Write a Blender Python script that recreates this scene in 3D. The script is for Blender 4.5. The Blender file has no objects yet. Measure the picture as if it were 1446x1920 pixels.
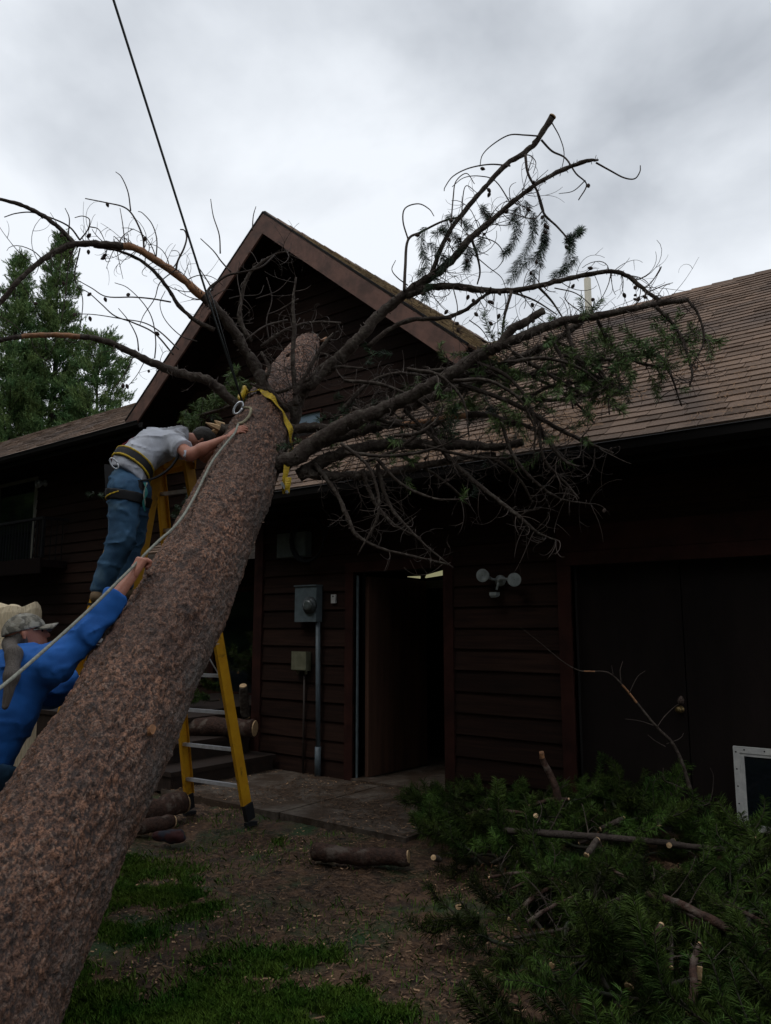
import bpy, math, random
import numpy as np
from mathutils import Matrix, Vector, Euler
random.seed(7); RS = np.random.RandomState(7)
scn = bpy.context.scene
COL = scn.collection
rad = math.radians
# ------------------------------------------------------------------ camera
FPX = 1444.0; PIT = rad(8.6); YAW = rad(127.5); EYE = np.array([0, 0, 1.6])
Fh = np.array([math.cos(YAW), math.sin(YAW), 0.0]); Rt = np.array([Fh[1], -Fh[0], 0.0]); Zu = np.array([0, 0, 1.0])
Fw = Fh * math.cos(PIT) + Zu * math.sin(PIT); Up = -Fh * math.sin(PIT) + Zu * math.cos(PIT)
cd = bpy.data.cameras.new('camera'); cam = bpy.data.objects.new('camera', cd); COL.objects.link(cam)
cd.sensor_fit = 'HORIZONTAL'; cd.sensor_width = 36; cd.lens = 36 * FPX / 1446; cd.clip_start = .05; cd.clip_end = 600
cam.matrix_world = Matrix(((Rt[0], Up[0], -Fw[0], 0), (Rt[1], Up[1], -Fw[1], 0), (Rt[2], Up[2], -Fw[2], 1.6), (0, 0, 0, 1)))
scn.camera = cam
# ------------------------------------------------------------------ world: overcast sky
w = bpy.data.worlds.new("World"); scn.world = w; w.use_nodes = True
nt = w.node_tree; nt.nodes.clear(); N = nt.nodes.new; L = nt.links.new
out = N('ShaderNodeOutputWorld'); bg = N('ShaderNodeBackground'); bg.inputs['Strength'].default_value = 0.1; L(bg.outputs[0], out.inputs[0])
sky = N('ShaderNodeTexSky'); sky.sky_type = 'NISHITA'; sky.sun_disc = False; sky.sun_elevation = rad(58); sky.sun_rotation = rad(200)
tc = N('ShaderNodeTexCoord')
mp = N('ShaderNodeMapping'); mp.inputs['Scale'].default_value = (1, 1, 1.7); L(tc.outputs['Generated'], mp.inputs[0])
n1 = N('ShaderNodeTexNoise'); n1.inputs['Scale'].default_value = 2.1; n1.inputs['Detail'].default_value = 6; n1.inputs['Roughness'].default_value = .52; n1.inputs['Distortion'].default_value = .25; L(mp.outputs[0], n1.inputs[0])
def skydot(px, py):
    d = Fw + Rt * (px - 723) / FPX - Up * (py - 960) / FPX; d /= np.linalg.norm(d)
    v = N('ShaderNodeVectorMath'); v.operation = 'DOT_PRODUCT'; v.inputs[1].default_value = tuple(d)
    nm = N('ShaderNodeVectorMath'); nm.operation = 'NORMALIZE'; L(tc.outputs['Generated'], nm.inputs[0]); L(nm.outputs[0], v.inputs[0]); return v.outputs['Value']
def wmath(op, a, b, clamp=False):
    m = N('ShaderNodeMath'); m.operation = op; m.use_clamp = clamp
    for i, q in enumerate((a, b)):
        if isinstance(q, (int, float)): m.inputs[i].default_value = q
        else: L(q, m.inputs[i])
    return m.outputs[0]
def blob(px, py, cosr, amp):   # a soft cloud mass round one sky direction
    s = skydot(px, py); mr = N('ShaderNodeMapRange'); mr.interpolation_type = 'SMOOTHSTEP'; mr.inputs['From Min'].default_value = cosr; mr.inputs['From Max'].default_value = 1.0
    mr.inputs['To Min'].default_value = 0; mr.inputs['To Max'].default_value = amp; L(s, mr.inputs['Value']); return mr.outputs[0]
cl = wmath('MULTIPLY', wmath('SUBTRACT', n1.outputs['Fac'], .5), .85)
for b in ((1270, 330, .94, -.09), (600, 90, .96, -.05), (640, 330, .965, .05), (60, 300, .90, .07), (1180, 560, .992, .08), (900, 30, .99, -.06)):
    cl = wmath('ADD', cl, blob(*b))
cl = wmath('ADD', cl, .505)
cl = wmath('MINIMUM', wmath('MAXIMUM', cl, .29), .56)
cc = N('ShaderNodeCombineColor')
L(wmath('MULTIPLY', cl, 13.4), cc.inputs[0]); L(wmath('MULTIPLY', wmath('POWER', cl, .96), 13.7), cc.inputs[1]); L(wmath('MULTIPLY', wmath('POWER', cl, .90), 14.0), cc.inputs[2])
mx = N('ShaderNodeMix'); mx.data_type = 'RGBA'; mx.inputs['Factor'].default_value = .96; L(sky.outputs[0], mx.inputs[6]); L(cc.outputs[0], mx.inputs[7]); L(mx.outputs[2], bg.inputs['Color'])
# ------------------------------------------------------------------ sun, exposure
sd = bpy.data.lights.new('sun', 'SUN'); sd.energy = .5; sd.angle = rad(25); sd.color = (1, .96, .9)
so = bpy.data.objects.new('sun', sd); COL.objects.link(so); so.rotation_euler = (rad(32), 0, rad(-20))
scn.view_settings.view_transform = 'Standard'; scn.view_settings.look = 'None'; scn.view_settings.exposure = 0.32; scn.view_settings.gamma = 1
scn.render.engine = 'CYCLES'; scn.cycles.max_bounces = 6; scn.cycles.diffuse_bounces = 3

# ------------------------------------------------------------------ helpers
def ray(x, y): return Fw + Rt * (x - 723) / FPX - Up * (y - 960) / FPX
def at(x, y, d):                      # a point d metres away (along the ground) in the direction seen at x, y
    r = ray(x, y); return EYE + r * d / (r @ Fh)
def onY(x, y, Y): r = ray(x, y); return EYE + r * Y / r[1]
def onZ(x, y, Z): r = ray(x, y); return EYE + r * (Z - 1.6) / r[2]
def LD(lat, dep, z): return Rt * lat + Fh * dep + Zu * z
def nrm(v): v = np.asarray(v, float); return v / (np.linalg.norm(v) + 1e-12)

def hsh(i, j, k, s=0):
    n = (i * 374761393 + j * 668265263 + k * 2147483647 + s * 1274126177).astype(np.int64)
    n = (n ^ (n >> 13)) * 1274126177; n = n & 0xffffffff; n = (n ^ (n >> 16)) * 2246822519 & 0xffffffff
    return ((n ^ (n >> 15)) & 0xffff) / 65535.0
def vnoise(P, s=0):
    P = np.asarray(P, float); f = np.floor(P); i = f.astype(np.int64); u = P - f; u = u * u * (3 - 2 * u); r = 0
    for a in (0, 1):
        for b in (0, 1):
            for c in (0, 1):
                r = r + hsh(i[..., 0] + a, i[..., 1] + b, i[..., 2] + c, s) * (u[..., 0] if a else 1 - u[..., 0]) * (u[..., 1] if b else 1 - u[..., 1]) * (u[..., 2] if c else 1 - u[..., 2])
    return r
def fbm(P, o=4, s=0):
    a = .5; r = 0; t = 0
    for k in range(o): r = r + a * vnoise(np.asarray(P) * 2 ** k, s + k); t += a; a *= .5
    return r / t
def voronoi(P, s=0):
    f = np.floor(P).astype(np.int64); b1 = np.full(P.shape[:-1], 9.); b2 = b1.copy(); idr = np.zeros_like(b1)
    for a in (-1, 0, 1):
        for b in (-1, 0, 1):
            for c in (-1, 0, 1):
                g = f + np.array([a, b, c]); q = np.stack([hsh(g[..., 0], g[..., 1], g[..., 2], s + m) for m in (1, 2, 3)], -1) + g
                d = np.linalg.norm(q - P, axis=-1); r = hsh(g[..., 0], g[..., 1], g[..., 2], s + 9)
                c1 = d < b1; b2 = np.where(c1, b1, np.minimum(b2, d)); idr = np.where(c1, r, idr); b1 = np.where(c1, d, b1)
    return b1, b2, idr

def fast_mesh(name, V, F, k):
    V = np.asarray(V, np.float32); F = np.asarray(F, np.int32).reshape(-1, k)
    me = bpy.data.meshes.new(name); me.vertices.add(len(V)); me.vertices.foreach_set('co', V.ravel())
    me.loops.add(F.size); me.loops.foreach_set('vertex_index', F.ravel()); me.polygons.add(len(F))
    me.polygons.foreach_set('loop_start', np.arange(0, F.size, k, dtype=np.int32)); me.update(calc_edges=True); return me
def origin(p): return np.zeros(3) if p is None else np.array(p.get('o', (0, 0, 0)))
def link(name, me, m, parent=None, smooth=False, off=True):
    for q in (m if isinstance(m, (list, tuple)) else [m]): me.materials.append(q)
    ob = bpy.data.objects.new(name, me); COL.objects.link(ob)
    if parent is not None:
        ob.parent = parent
        if off:
            o = root_o.get(parent.name, np.zeros(3)); me.transform(Matrix.Translation(Vector(-o))); root_o[ob.name] = o
    if smooth: me.polygons.foreach_set('use_smooth', np.ones(len(me.polygons), bool))
    return ob
root_o = {}
def thing(name, label, cat, loc=(0, 0, 0), group=None):
    o = bpy.data.objects.new(name, None); COL.objects.link(o); o.location = loc; root_o[o.name] = np.array(loc, float)
    o['label'] = label; o['category'] = cat
    if group: o['group'] = group
    return o
def tag(o, label=None, cat=None, group=None, kind=None):
    for k, v in (('label', label), ('category', cat), ('group', group), ('kind', kind)):
        if v: o[k] = v
    return o
class MB:
    def __init__(s): s.v = []; s.f = []; s.m = []
    def add(s, V, F, m=0):
        b = len(s.v); s.v += [tuple(map(float, q)) for q in V]; s.f += [tuple(b + i for i in f) for f in F]; s.m += [m] * len(F); return s
    def hexa(s, P, m=0):   # 8 points: bottom 4 ccw, top 4
        return s.add(P, [(3, 2, 1, 0), (4, 5, 6, 7), (0, 1, 5, 4), (1, 2, 6, 5), (2, 3, 7, 6), (3, 0, 4, 7)], m)
    def box(s, a, b, m=0):
        (x0, y0, z0), (x1, y1, z1) = a, b
        return s.hexa([(x0, y0, z0), (x1, y0, z0), (x1, y1, z0), (x0, y1, z0), (x0, y0, z1), (x1, y0, z1), (x1, y1, z1), (x0, y1, z1)], m)
    def bar(s, p, q, w, h, side=None, m=0):   # beam from p to q, w along side, h along the other
        p = np.array(p, float); q = np.array(q, float); d = nrm(q - p)
        sd_ = np.array(side, float) if side is not None else np.cross(d, Zu if abs(d[2]) < .9 else Rt)
        sd_ = nrm(sd_ - d * (sd_ @ d)); u = np.cross(sd_, d); a = sd_ * w / 2; b = u * h / 2
        return s.hexa([p - a - b, p + a - b, p + a + b, p - a + b, q - a - b, q + a - b, q + a + b, q - a + b], m)
    def tube(s, pts, r, n=8, m=0, cap=True, ms=None):
        pts = [np.array(p, float) for p in pts]; k = len(pts); r = [r] * k if np.isscalar(r) else list(r)
        u = None; V = []
        for i in range(k):
            d = nrm(pts[min(i + 1, k - 1)] - pts[max(i - 1, 0)])
            if u is None: u = nrm(np.cross(d, [.3, .2, .9]))
            u = nrm(u - d * (u @ d)); v = np.cross(d, u)
            for j in range(n):
                a = 2 * math.pi * j / n; V.append(pts[i] + (u * math.cos(a) + v * math.sin(a)) * r[i])
        b = len(s.v); s.v += [tuple(map(float, q)) for q in V]
        for i in range(k - 1):
            for j in range(n):
                s.f.append((b + i * n + j, b + i * n + (j + 1) % n, b + (i + 1) * n + (j + 1) % n, b + (i + 1) * n + j)); s.m.append(ms[i] if ms else m)
        if cap:
            s.f.append(tuple(b + j for j in range(n))[::-1]); s.m.append(m if not ms else ms[0]); s.f.append(tuple(b + (k - 1) * n + j for j in range(n))); s.m.append(ms[-1] if ms else m)
        return s
    def lathe(s, c, ax, prof, n=20, m=0):     # prof: (distance along ax, radius)
        ax = nrm(ax); s.tube([np.array(c) + ax * a for a, _ in prof], [max(r, 1e-4) for _, r in prof], n, m); return s
    def build(s, name, m, parent=None, smooth=False):
        me = bpy.data.meshes.new(name); me.from_pydata(s.v, [], s.f)
        ob = link(name, me, m, parent, smooth)
        if max(s.m or [0]) > 0: me.polygons.foreach_set('material_index', np.array(s.m, np.int32))
        me.update(); return ob
def spline(P, n):              # Catmull-Rom through rows of P, n points per span
    P = np.asarray(P, float); Q = np.vstack([2 * P[0] - P[1], P, 2 * P[-1] - P[-2]]); o = []
    for i in range(1, len(Q) - 2):
        for t in np.linspace(0, 1, n, endpoint=False):
            a, b, c, d = Q[i - 1:i + 3]; o.append(.5 * (2 * b + (c - a) * t + (2 * a - 5 * b + 4 * c - d) * t * t + (3 * b - a - 3 * c + d) * t ** 3))
    o.append(P[-1]); return np.array(o)

# ------------------------------------------------------------------ materials
def mat(name, col, rough=.8, col2=None, scale=8, stretch=(1, 1, 1), island=0, bump=0, bscale=60, spec=.35, metal=0, detail=4, lo=.35, hi=.65, trans=0, attr=None, extra=None, orand=0):
    m = bpy.data.materials.new(name); m.use_nodes = True; t = m.node_tree; nd = t.nodes; lk = t.links.new; b = nd['Principled BSDF']
    b.inputs['Roughness'].default_value = rough; b.inputs['Metallic'].default_value = metal; b.inputs['Specular IOR Level'].default_value = spec
    tcn = nd.new('ShaderNodeTexCoord'); mpn = nd.new('ShaderNodeMapping'); mpn.inputs['Scale'].default_value = stretch; lk(tcn.outputs['Object'], mpn.inputs[0])
    rgb = nd.new('ShaderNodeRGB'); rgb.outputs[0].default_value = (*col, 1); cur = rgb.outputs[0]
    if col2 is not None:
        nz = nd.new('ShaderNodeTexNoise'); nz.inputs['Scale'].default_value = scale; nz.inputs['Detail'].default_value = detail; nz.inputs['Roughness'].default_value = .6; lk(mpn.outputs[0], nz.inputs[0])
        mr = nd.new('ShaderNodeMapRange'); mr.inputs['From Min'].default_value = lo; mr.inputs['From Max'].default_value = hi; lk(nz.outputs['Fac'], mr.inputs['Value'])
        mx = nd.new('ShaderNodeMix'); mx.data_type = 'RGBA'; lk(mr.outputs[0], mx.inputs[0]); lk(cur, mx.inputs[6]); mx.inputs[7].default_value = (*col2, 1); cur = mx.outputs[2]
    if extra:      # (colour, scale, lo, hi): a second, larger stain pattern
        for c3, s3, l3, h3 in (extra if isinstance(extra, list) else [extra]):
            nz = nd.new('ShaderNodeTexNoise'); nz.inputs['Scale'].default_value = s3; nz.inputs['Detail'].default_value = 5; nz.inputs['W' if False else 'Distortion'].default_value = .4; lk(tcn.outputs['Object'], nz.inputs[0])
            mr = nd.new('ShaderNodeMapRange'); mr.inputs['From Min'].default_value = l3; mr.inputs['From Max'].default_value = h3; lk(nz.outputs['Fac'], mr.inputs['Value'])
            mx = nd.new('ShaderNodeMix'); mx.data_type = 'RGBA'; lk(mr.outputs[0], mx.inputs[0]); lk(cur, mx.inputs[6]); mx.inputs[7].default_value = (*c3, 1); cur = mx.outputs[2]
    if island:
        g = nd.new('ShaderNodeNewGeometry'); mr = nd.new('ShaderNodeMapRange'); mr.inputs['To Min'].default_value = 1 - island; mr.inputs['To Max'].default_value = 1 + island; lk(g.outputs['Random Per Island'], mr.inputs['Value'])
        hs = nd.new('ShaderNodeHueSaturation'); lk(mr.outputs[0], hs.inputs['Value']); lk(cur, hs.inputs['Color']); cur = hs.outputs[0]
    if orand:
        g = nd.new('ShaderNodeObjectInfo'); mr = nd.new('ShaderNodeMapRange'); mr.inputs['To Min'].default_value = 1 - orand; mr.inputs['To Max'].default_value = 1 + orand; lk(g.outputs['Random'], mr.inputs['Value'])
        hs = nd.new('ShaderNodeHueSaturation'); lk(mr.outputs[0], hs.inputs['Value']); m2 = nd.new('ShaderNodeMapRange'); m2.inputs['To Min'].default_value = .47; m2.inputs['To Max'].default_value = .515; lk(g.outputs['Random'], m2.inputs['Value']); lk(m2.outputs[0], hs.inputs['Hue']); lk(cur, hs.inputs['Color']); cur = hs.outputs[0]
    if attr:
        a = nd.new('ShaderNodeAttribute'); a.attribute_name = attr; mx = nd.new('ShaderNodeMix'); mx.data_type = 'RGBA'; mx.blend_type = 'MULTIPLY'; mx.inputs[0].default_value = 1; lk(cur, mx.inputs[6]); lk(a.outputs['Color'], mx.inputs[7]); cur = mx.outputs[2]
    lk(cur, b.inputs['Base Color'])
    if bump:
        nb = nd.new('ShaderNodeTexNoise'); nb.inputs['Scale'].default_value = bscale; nb.inputs['Detail'].default_value = 5; lk(mpn.outputs[0], nb.inputs[0])
        bp = nd.new('ShaderNodeBump'); bp.inputs['Strength'].default_value = 1; bp.inputs['Distance'].default_value = bump; lk(nb.outputs['Fac'], bp.inputs['Height']); lk(bp.outputs[0], b.inputs['Normal'])
    if trans: b.inputs['Transmission Weight'].default_value = trans
    return m
def emis(name, col, s):
    m = mat(name, col); b = m.node_tree.nodes['Principled BSDF']; b.inputs['Emission Color'].default_value = (*col, 1); b.inputs['Emission Strength'].default_value = s; return m
M = {}
M['siding'] = mat('siding_stain', (.027, .0130, .0090), .74, (.014, .0070, .0052), 3, (.6, 1, 14), .26, .002, 40, .12)
M['trim'] = mat('trim_stain', (.040, .014, .0105), .74, (.020, .008, .0065), 4, (1, 1, 1), .25, .002, 30, .12)
M['rake'] = mat('rake_stain', (.175, .092, .070), .75, (.095, .055, .044), 5, (1, 1, 1), .2, .003, 30, .35, extra=((.06, .035, .028), 2.2, .58, .78))
M['soffit'] = mat('soffit_stain', (.013, .008, .007), .8, (.007, .005, .005), 4, (6, 1, 1), .2, spec=.05)
M['gutter'] = mat('gutter_paint', (.008, .007, .007), .6, spec=.12)
M['shingle'] = mat('shingle_granules', (.225, .150, .108), .88, (.125, .088, .066), 160, (1, 1, 1), .26, .003, 260, .2, lo=.42, hi=.6, extra=((.085, .066, .058), 1.1, .45, .75))
M['shingle_old'] = mat('shingle_mossy', (.36, .28, .16), .9, (.15, .11, .07), 50, (1, 1, 1), .35, .006, 120, .2, extra=((.09, .06, .045), 6, .52, .62))
M['shingle_edge'] = mat('shingle_dark', (.03, .024, .022), .9)
M['bare'] = mat('bare_wood', (.36, .17, .075), .6, (.17, .085, .045), 22, (1, 1, 1), 0, .002, 80)
M['pale'] = mat('fresh_cut_wood', (.60, .42, .24), .65, (.38, .24, .12), 60, (1, 1, 1), 0, .002, 120)
M['stump'] = mat('split_wood', (.78, .66, .46), .7, (.52, .41, .26), 9, (14, 14, 1.2), 0, .004, 40)
M['limb'] = mat('limb_bark', (.046, .035, .029), .85, (.115, .10, .082), 24, (1, 1, 1), 0, .012, 45, .15, lo=.48, hi=.74)
M['twig'] = mat('twig_bark', (.036, .027, .023), .8, (.080, .060, .048), 12, (1, 1, 1), .3)
M['cone'] = mat('cone_scale', (.035, .024, .020), .8, (.07, .045, .035), 90, bump=.004, bscale=120)
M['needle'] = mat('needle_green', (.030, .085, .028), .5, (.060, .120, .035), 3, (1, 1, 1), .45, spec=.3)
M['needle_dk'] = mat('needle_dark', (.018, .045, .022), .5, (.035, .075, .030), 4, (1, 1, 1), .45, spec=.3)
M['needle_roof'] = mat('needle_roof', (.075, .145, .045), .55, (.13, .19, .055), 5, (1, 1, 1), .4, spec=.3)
M['pile'] = mat('needle_pile', (.015, .040, .008), .6, (.044, .072, .014), 3.5, (1, 1, 1), .5, spec=.1, orand=.75)
M['conifer'] = mat('conifer_foliage', (.070, .150, .055), .6, (.15, .21, .065), 1.2, (1, 1, 1), .45, spec=.2)
M['stem'] = mat('bough_bark', (.030, .022, .014), .8, (.018, .022, .012), 12)
M['soil'] = None
M['concrete'] = mat('concrete', (.125, .102, .082), .85, (.050, .038, .029), 14, bump=.004, bscale=60, extra=[((.045, .028, .017), 3.5, .42, .58), ((.13, .08, .05), 60, .60, .68)])
M['grass'] = mat('grass_blade', (.042, .120, .012), .6, (.11, .18, .022), 3.5, (1, 1, 1), .45, spec=.2)
M['litter'] = mat('litter', (.13, .075, .042), .8, (.05, .030, .018), 20, (1, 1, 1), .7)
M['chip'] = mat('wood_chip', (.40, .25, .14), .7, (.2, .12, .07), 30, (1, 1, 1), .5)
M['black'] = mat('black_plastic', (.007, .007, .008), .6, spec=.12)
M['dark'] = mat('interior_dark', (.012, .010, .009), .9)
M['door'] = mat('door_paint', (.105, .055, .038), .5, (.065, .036, .026), 2, (6, 6, .5), spec=.12)
M['garage'] = mat('garage_paint', (.0165, .0115, .0105), .7, (.011, .0078, .0072), 1.5, (3, 3, .6), 0, .001, 60, .12)
M['white'] = mat('white_paint', (.55, .55, .53), .5, (.42, .42, .42), 15)
M['grey'] = mat('grey_metal', (.12, .155, .175), .5, (.085, .11, .12), 12, spec=.4)
M['conduit'] = mat('conduit_paint', (.10, .13, .155), .5, (.07, .09, .10), 12)
M['beige'] = mat('beige_box', (.16, .16, .105), .6, (.11, .11, .07), 12)
M['lamp'] = mat('lamp_housing', (.34, .38, .38), .45, (.17, .19, .19), 12)
M['lens'] = mat('lamp_glass', (.085, .10, .10), .12, spec=.6)
M['glass'] = mat('dark_glass', (.006, .009, .012), .06, spec=.5)
M['fibre'] = mat('yellow_fibreglass', (.58, .30, .012), .45, (.48, .23, .010), 9, extra=((.10, .05, .012), 7, .60, .72), spec=.4)
M['alu'] = mat('aluminium', (.55, .56, .60), .38, (.42, .43, .46), 20, metal=.35)
M['rubber'] = mat('rubber', (.010, .010, .012), .7)
M['strap'] = mat('yellow_webbing', (.62, .43, .02), .6, (.40, .26, .02), 30, bump=.002, bscale=200)
M['rope'] = mat('rope', (.30, .31, .26), .75, (.18, .18, .15), 60, (1, 1, 1), 0, .003, 300)
M['ropey'] = mat('rope_tan', (.34, .31, .20), .75, (.20, .18, .12), 60, (1, 1, 1), 0, .003, 300)
M['cable'] = mat('steel_cable', (.028, .033, .034), .5, (.015, .018, .018), 60)
M['steel'] = mat('steel', (.45, .47, .50), .3, metal=.6)
M['skin'] = mat('skin', (.42, .185, .125), .5, (.34, .13, .085), 14, bump=.0008, bscale=90, spec=.4)
M['tee'] = mat('grey_tee', (.50, .52, .58), .85, (.43, .45, .51), 6, bump=.0015, bscale=300, extra=((.17, .17, .185), 3.6, .48, .62))
M['blue'] = mat('blue_sweatshirt', (.012, .110, .40), .85, (.010, .080, .30), 5, bump=.0012, bscale=250)
M['jean'] = mat('denim', (.042, .108, .195), .85, (.020, .058, .115), 7, bump=.001, bscale=300, extra=((.085, .15, .20), 5, .58, .75))
M['boot'] = mat('tan_boot', (.20, .135, .075), .8, (.12, .08, .045), 18)
M['hair'] = mat('grey_brown_hair', (.075, .060, .050), .6, (.15, .13, .115), 5, (40, 40, 4), 0, .004, 60)
M['hair_dk'] = mat('dark_hair', (.018, .014, .012), .6, (.03, .025, .02), 30, bump=.004, bscale=120)
M['cap'] = mat('camo_cap', (.20, .185, .15), .8, (.095, .09, .075), 26, (1, 1, 1), 0, .001, 200, lo=.45, hi=.55, extra=((.27, .26, .225), 19, .52, .58))
M['web'] = mat('black_webbing', (.012, .012, .014), .7)
M['red'] = mat('maroon_webbing', (.16, .012, .028), .7)
M['teal'] = mat('teal_rope', (.015, .14, .13), .6)
M['eye'] = mat('eye', (.02, .015, .012), .2)

# ground material: dark wet litter with moss and pale flecks
def soil():
    m = mat('wet_soil_litter', (.034, .017, .009), .7, (.105, .057, .030), 16, bump=.022, bscale=38, detail=9, spec=.35, lo=.42, hi=.62, extra=[((.016, .038, .009), 2.3, .50, .66), ((.014, .009, .006), 6, .55, .70), ((.13, .082, .048), 55, .62, .70)])
    return m
M['soil'] = soil()

# ================================================================== GROUND
def ax(lo, hi, st, far):
    a = list(np.arange(lo, hi, st)); s = st * 1.5; x = lo; pre = []
    while x > -far: x -= s; s *= 1.35; pre.append(x)
    s = st * 1.5; x = a[-1]; post = []
    while x < far: x += s; s *= 1.35; post.append(x)
    return np.array(pre[::-1] + a + post)
gx, gy = ax(-7.5, 1.5, .035, 250), ax(1.2, 7.0, .035, 250)
X, Y = np.meshgrid(gx, gy, indexing='ij')
Pg = np.stack([X, Y, 0 * X], -1); amp = np.exp(-np.maximum(0, np.hypot(X + 3, Y - 4) - 6) / 3)
def gh(P):
    return (fbm(P * [1.3, 1.3, 1], 3, 5) - .5) * .07 + (fbm(P * [16, 16, 1], 3, 8) - .5) * .034
Zg = gh(Pg) * amp - .02
inslab = (X > -6.6) & (X < -3.6) & (Y > 4.95) & (Y < 6.6)
Zg = np.where(inslab, np.minimum(Zg, -.01), Zg)
V = np.stack([X, Y, Zg], -1).reshape(-1, 3); nx, ny = X.shape
I = np.arange(nx * ny).reshape(nx, ny); F = np.stack([I[:-1, :-1], I[1:, :-1], I[1:, 1:], I[:-1, 1:]], -1).reshape(-1, 4)
tag(link('ground', fast_mesh('ground', V, F, 4), M['soil'], smooth=True), kind='structure')
sl = MB()
for (a, b, c, d) in ((-6.6, 4.95, -4.98, 6.44), (-4.96, 4.97, -3.62, 6.44)): sl.box((a, b, -.1), (c, d, .028))
tag(sl.build('path', M['concrete']), kind='structure')
def zg(x, y):
    q = gh(np.array([[x, y, 0.]]))[0] - .02
    return .03 if (-6.6 < x < -3.6 and 4.95 < y < 6.6) else float(q)

# ================================================================== HOUSE
S1 = .66; S2 = .82; EY, EZ = 5.85, 3.09          # garage roof slope, gable slope, garage eave
WY = 6.45; GY = 8.3; RY = 7.6; AX, AZ = -8.12, 7.86  # facade, gable wall, rake plane, apex
house = thing('brown_house', 'dark brown timber house with a steep gable and a shingled roof behind the fallen pine', 'house', (-5, 8, 0))
def siding(name, x0, x1, z0, z1, y, holes=(), top=None, parent=house, step=.2):
    """overlapping boards on a wall facing -Y; holes (x0,x1,z0,z1); top(z)->(xl,xr) clips a gable"""
    mb = MB(); z = z0
    while z < z1 - .01:
        zt = min(z + step, z1); a, b = x0, x1; a2, b2 = a, b
        if top:
            a, b = max(x0, top(z)[0]), min(x1, top(z)[1]); a2, b2 = max(x0, top(zt)[0]), min(x1, top(zt)[1])
        spans = [(a, b, a2, b2)]
        for h in holes:
            if z < h[3] - .02 and zt > h[2] + .02:
                ns = []
                for s in spans:
                    if h[0] >= s[1] or h[1] <= s[0]: ns.append(s); continue
                    if h[0] > s[0]: ns.append((s[0], h[0], s[2], h[0]))
                    if h[1] < s[1]: ns.append((h[1], s[1], h[1], s[3]))
                spans = ns
        for (a, b, a2, b2) in spans:
            if b - a < .03: continue
            cuts = [a]
            while b - cuts[-1] > 4.4: cuts.append(cuts[-1] + random.uniform(2.2, 3.8))
            cuts.append(b)
            for i in range(len(cuts) - 1):
                l, r = cuts[i], cuts[i + 1] - (.003 if i < len(cuts) - 2 else 0)
                l2 = a2 if i == 0 else l; r2 = b2 if i == len(cuts) - 2 else r
                if r2 <= l2: r2 = l2 + .002
                w_ = [random.uniform(-.002, .002) for _ in range(2)]
                mb.hexa([(l, y - .030 + w_[0], z - .012), (r, y - .030 + w_[1], z - .012), (r, y, z - .012), (l, y, z - .012),
                         (l2, y - .008, zt), (r2, y - .008, zt), (r2, y, zt), (l2, y, zt)])
        z += step
    return mb.build(name, M['siding'], parent)
DOOR = (-5.36, -4.20, 0, 2.20); GAR = (-2.86, 1.6, 0, 2.15); RX = 4.0
siding('siding_wall', -6.78, RX, .02, 3.1, WY, holes=(DOOR, GAR))
WIN = (-15.9, -15.62 + .0, 3.05, 4.85)
gb = lambda z: (AX - max(0, (AZ - .12 - z)) / S2, AX + max(0, (AZ - .12 - z)) / S2)
siding('siding_wall', -11.1, -3.9, 2.7, AZ - .1, GY, top=lambda z: gb(z), holes=((-8.15, -7.55, 4.62, 4.86),))
siding('siding_wall', -21, -6.8, .1, 2.7, GY, holes=((-9.9, -7.2, .55, 2.25),))
siding('siding_wall', -21, -11.1, 2.7, 5.3, GY, holes=((-19.0, -15.66, 3.02, 4.8),))
# solid walls behind the boards, so that light does not leak
mb = MB(); mb.box((-6.78, WY + .002, -.1), (DOOR[0], WY + .12, 3.2)); mb.box((DOOR[1], WY + .002, -.1), (GAR[0], WY + .12, 3.2)); mb.box((DOOR[0], WY + .002, DOOR[3]), (DOOR[1], WY + .12, 3.2))
mb.box((GAR[0], WY + .002, GAR[3]), (RX, WY + .12, 3.2)); mb.box((GAR[1], WY + .002, -.1), (RX, WY + .12, GAR[3])); mb.box((-6.78, WY + .12, -.1), (-6.66, GY, 3.6)); mb.box((RX - .12, WY + .12, -.1), (RX, 14.5, 3.6))
mb.box((-21, GY + .002, -.1), (-9.9, GY + .12, 2.7)); mb.box((-7.2, GY + .002, -.1), (-6.66, GY + .12, 2.7)); mb.box((-9.9, GY + .002, -.1), (-7.2, GY + .12, .55)); mb.box((-9.9, GY + .002, 2.25), (-7.2, GY + .12, 2.7))
mb.box((-21, GY + .002, 2.7), (-19.0, GY + .12, 5.3)); mb.box((-19, GY + .002, 4.8), (-15.66, GY + .12, 5.3)); mb.box((-19, GY + .002, 2.7), (-15.66, GY + .12, 3.02)); mb.box((-15.66, GY + .002, 2.7), (-11.1, GY + .12, 5.3))
gz0 = 2.7
mb.add([(-11.1, GY + .003, gz0), (-4.0, GY + .003, gz0), (-4.0, GY + .003, AZ - .12 - 4.1 * S2), (AX, GY + .003, AZ - .12), (-11.1, GY + .003, AZ - .12 - 2.98 * S2)], [(0, 1, 2, 3, 4)])
mb.box((-21, 14.4, -.1), (RX, 14.5, 3.6)); mb.box((-21, GY + .12, -.1), (-20.88, 14.4, 5.3))
mb.build('wall_core', M['dark'], house)
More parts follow.
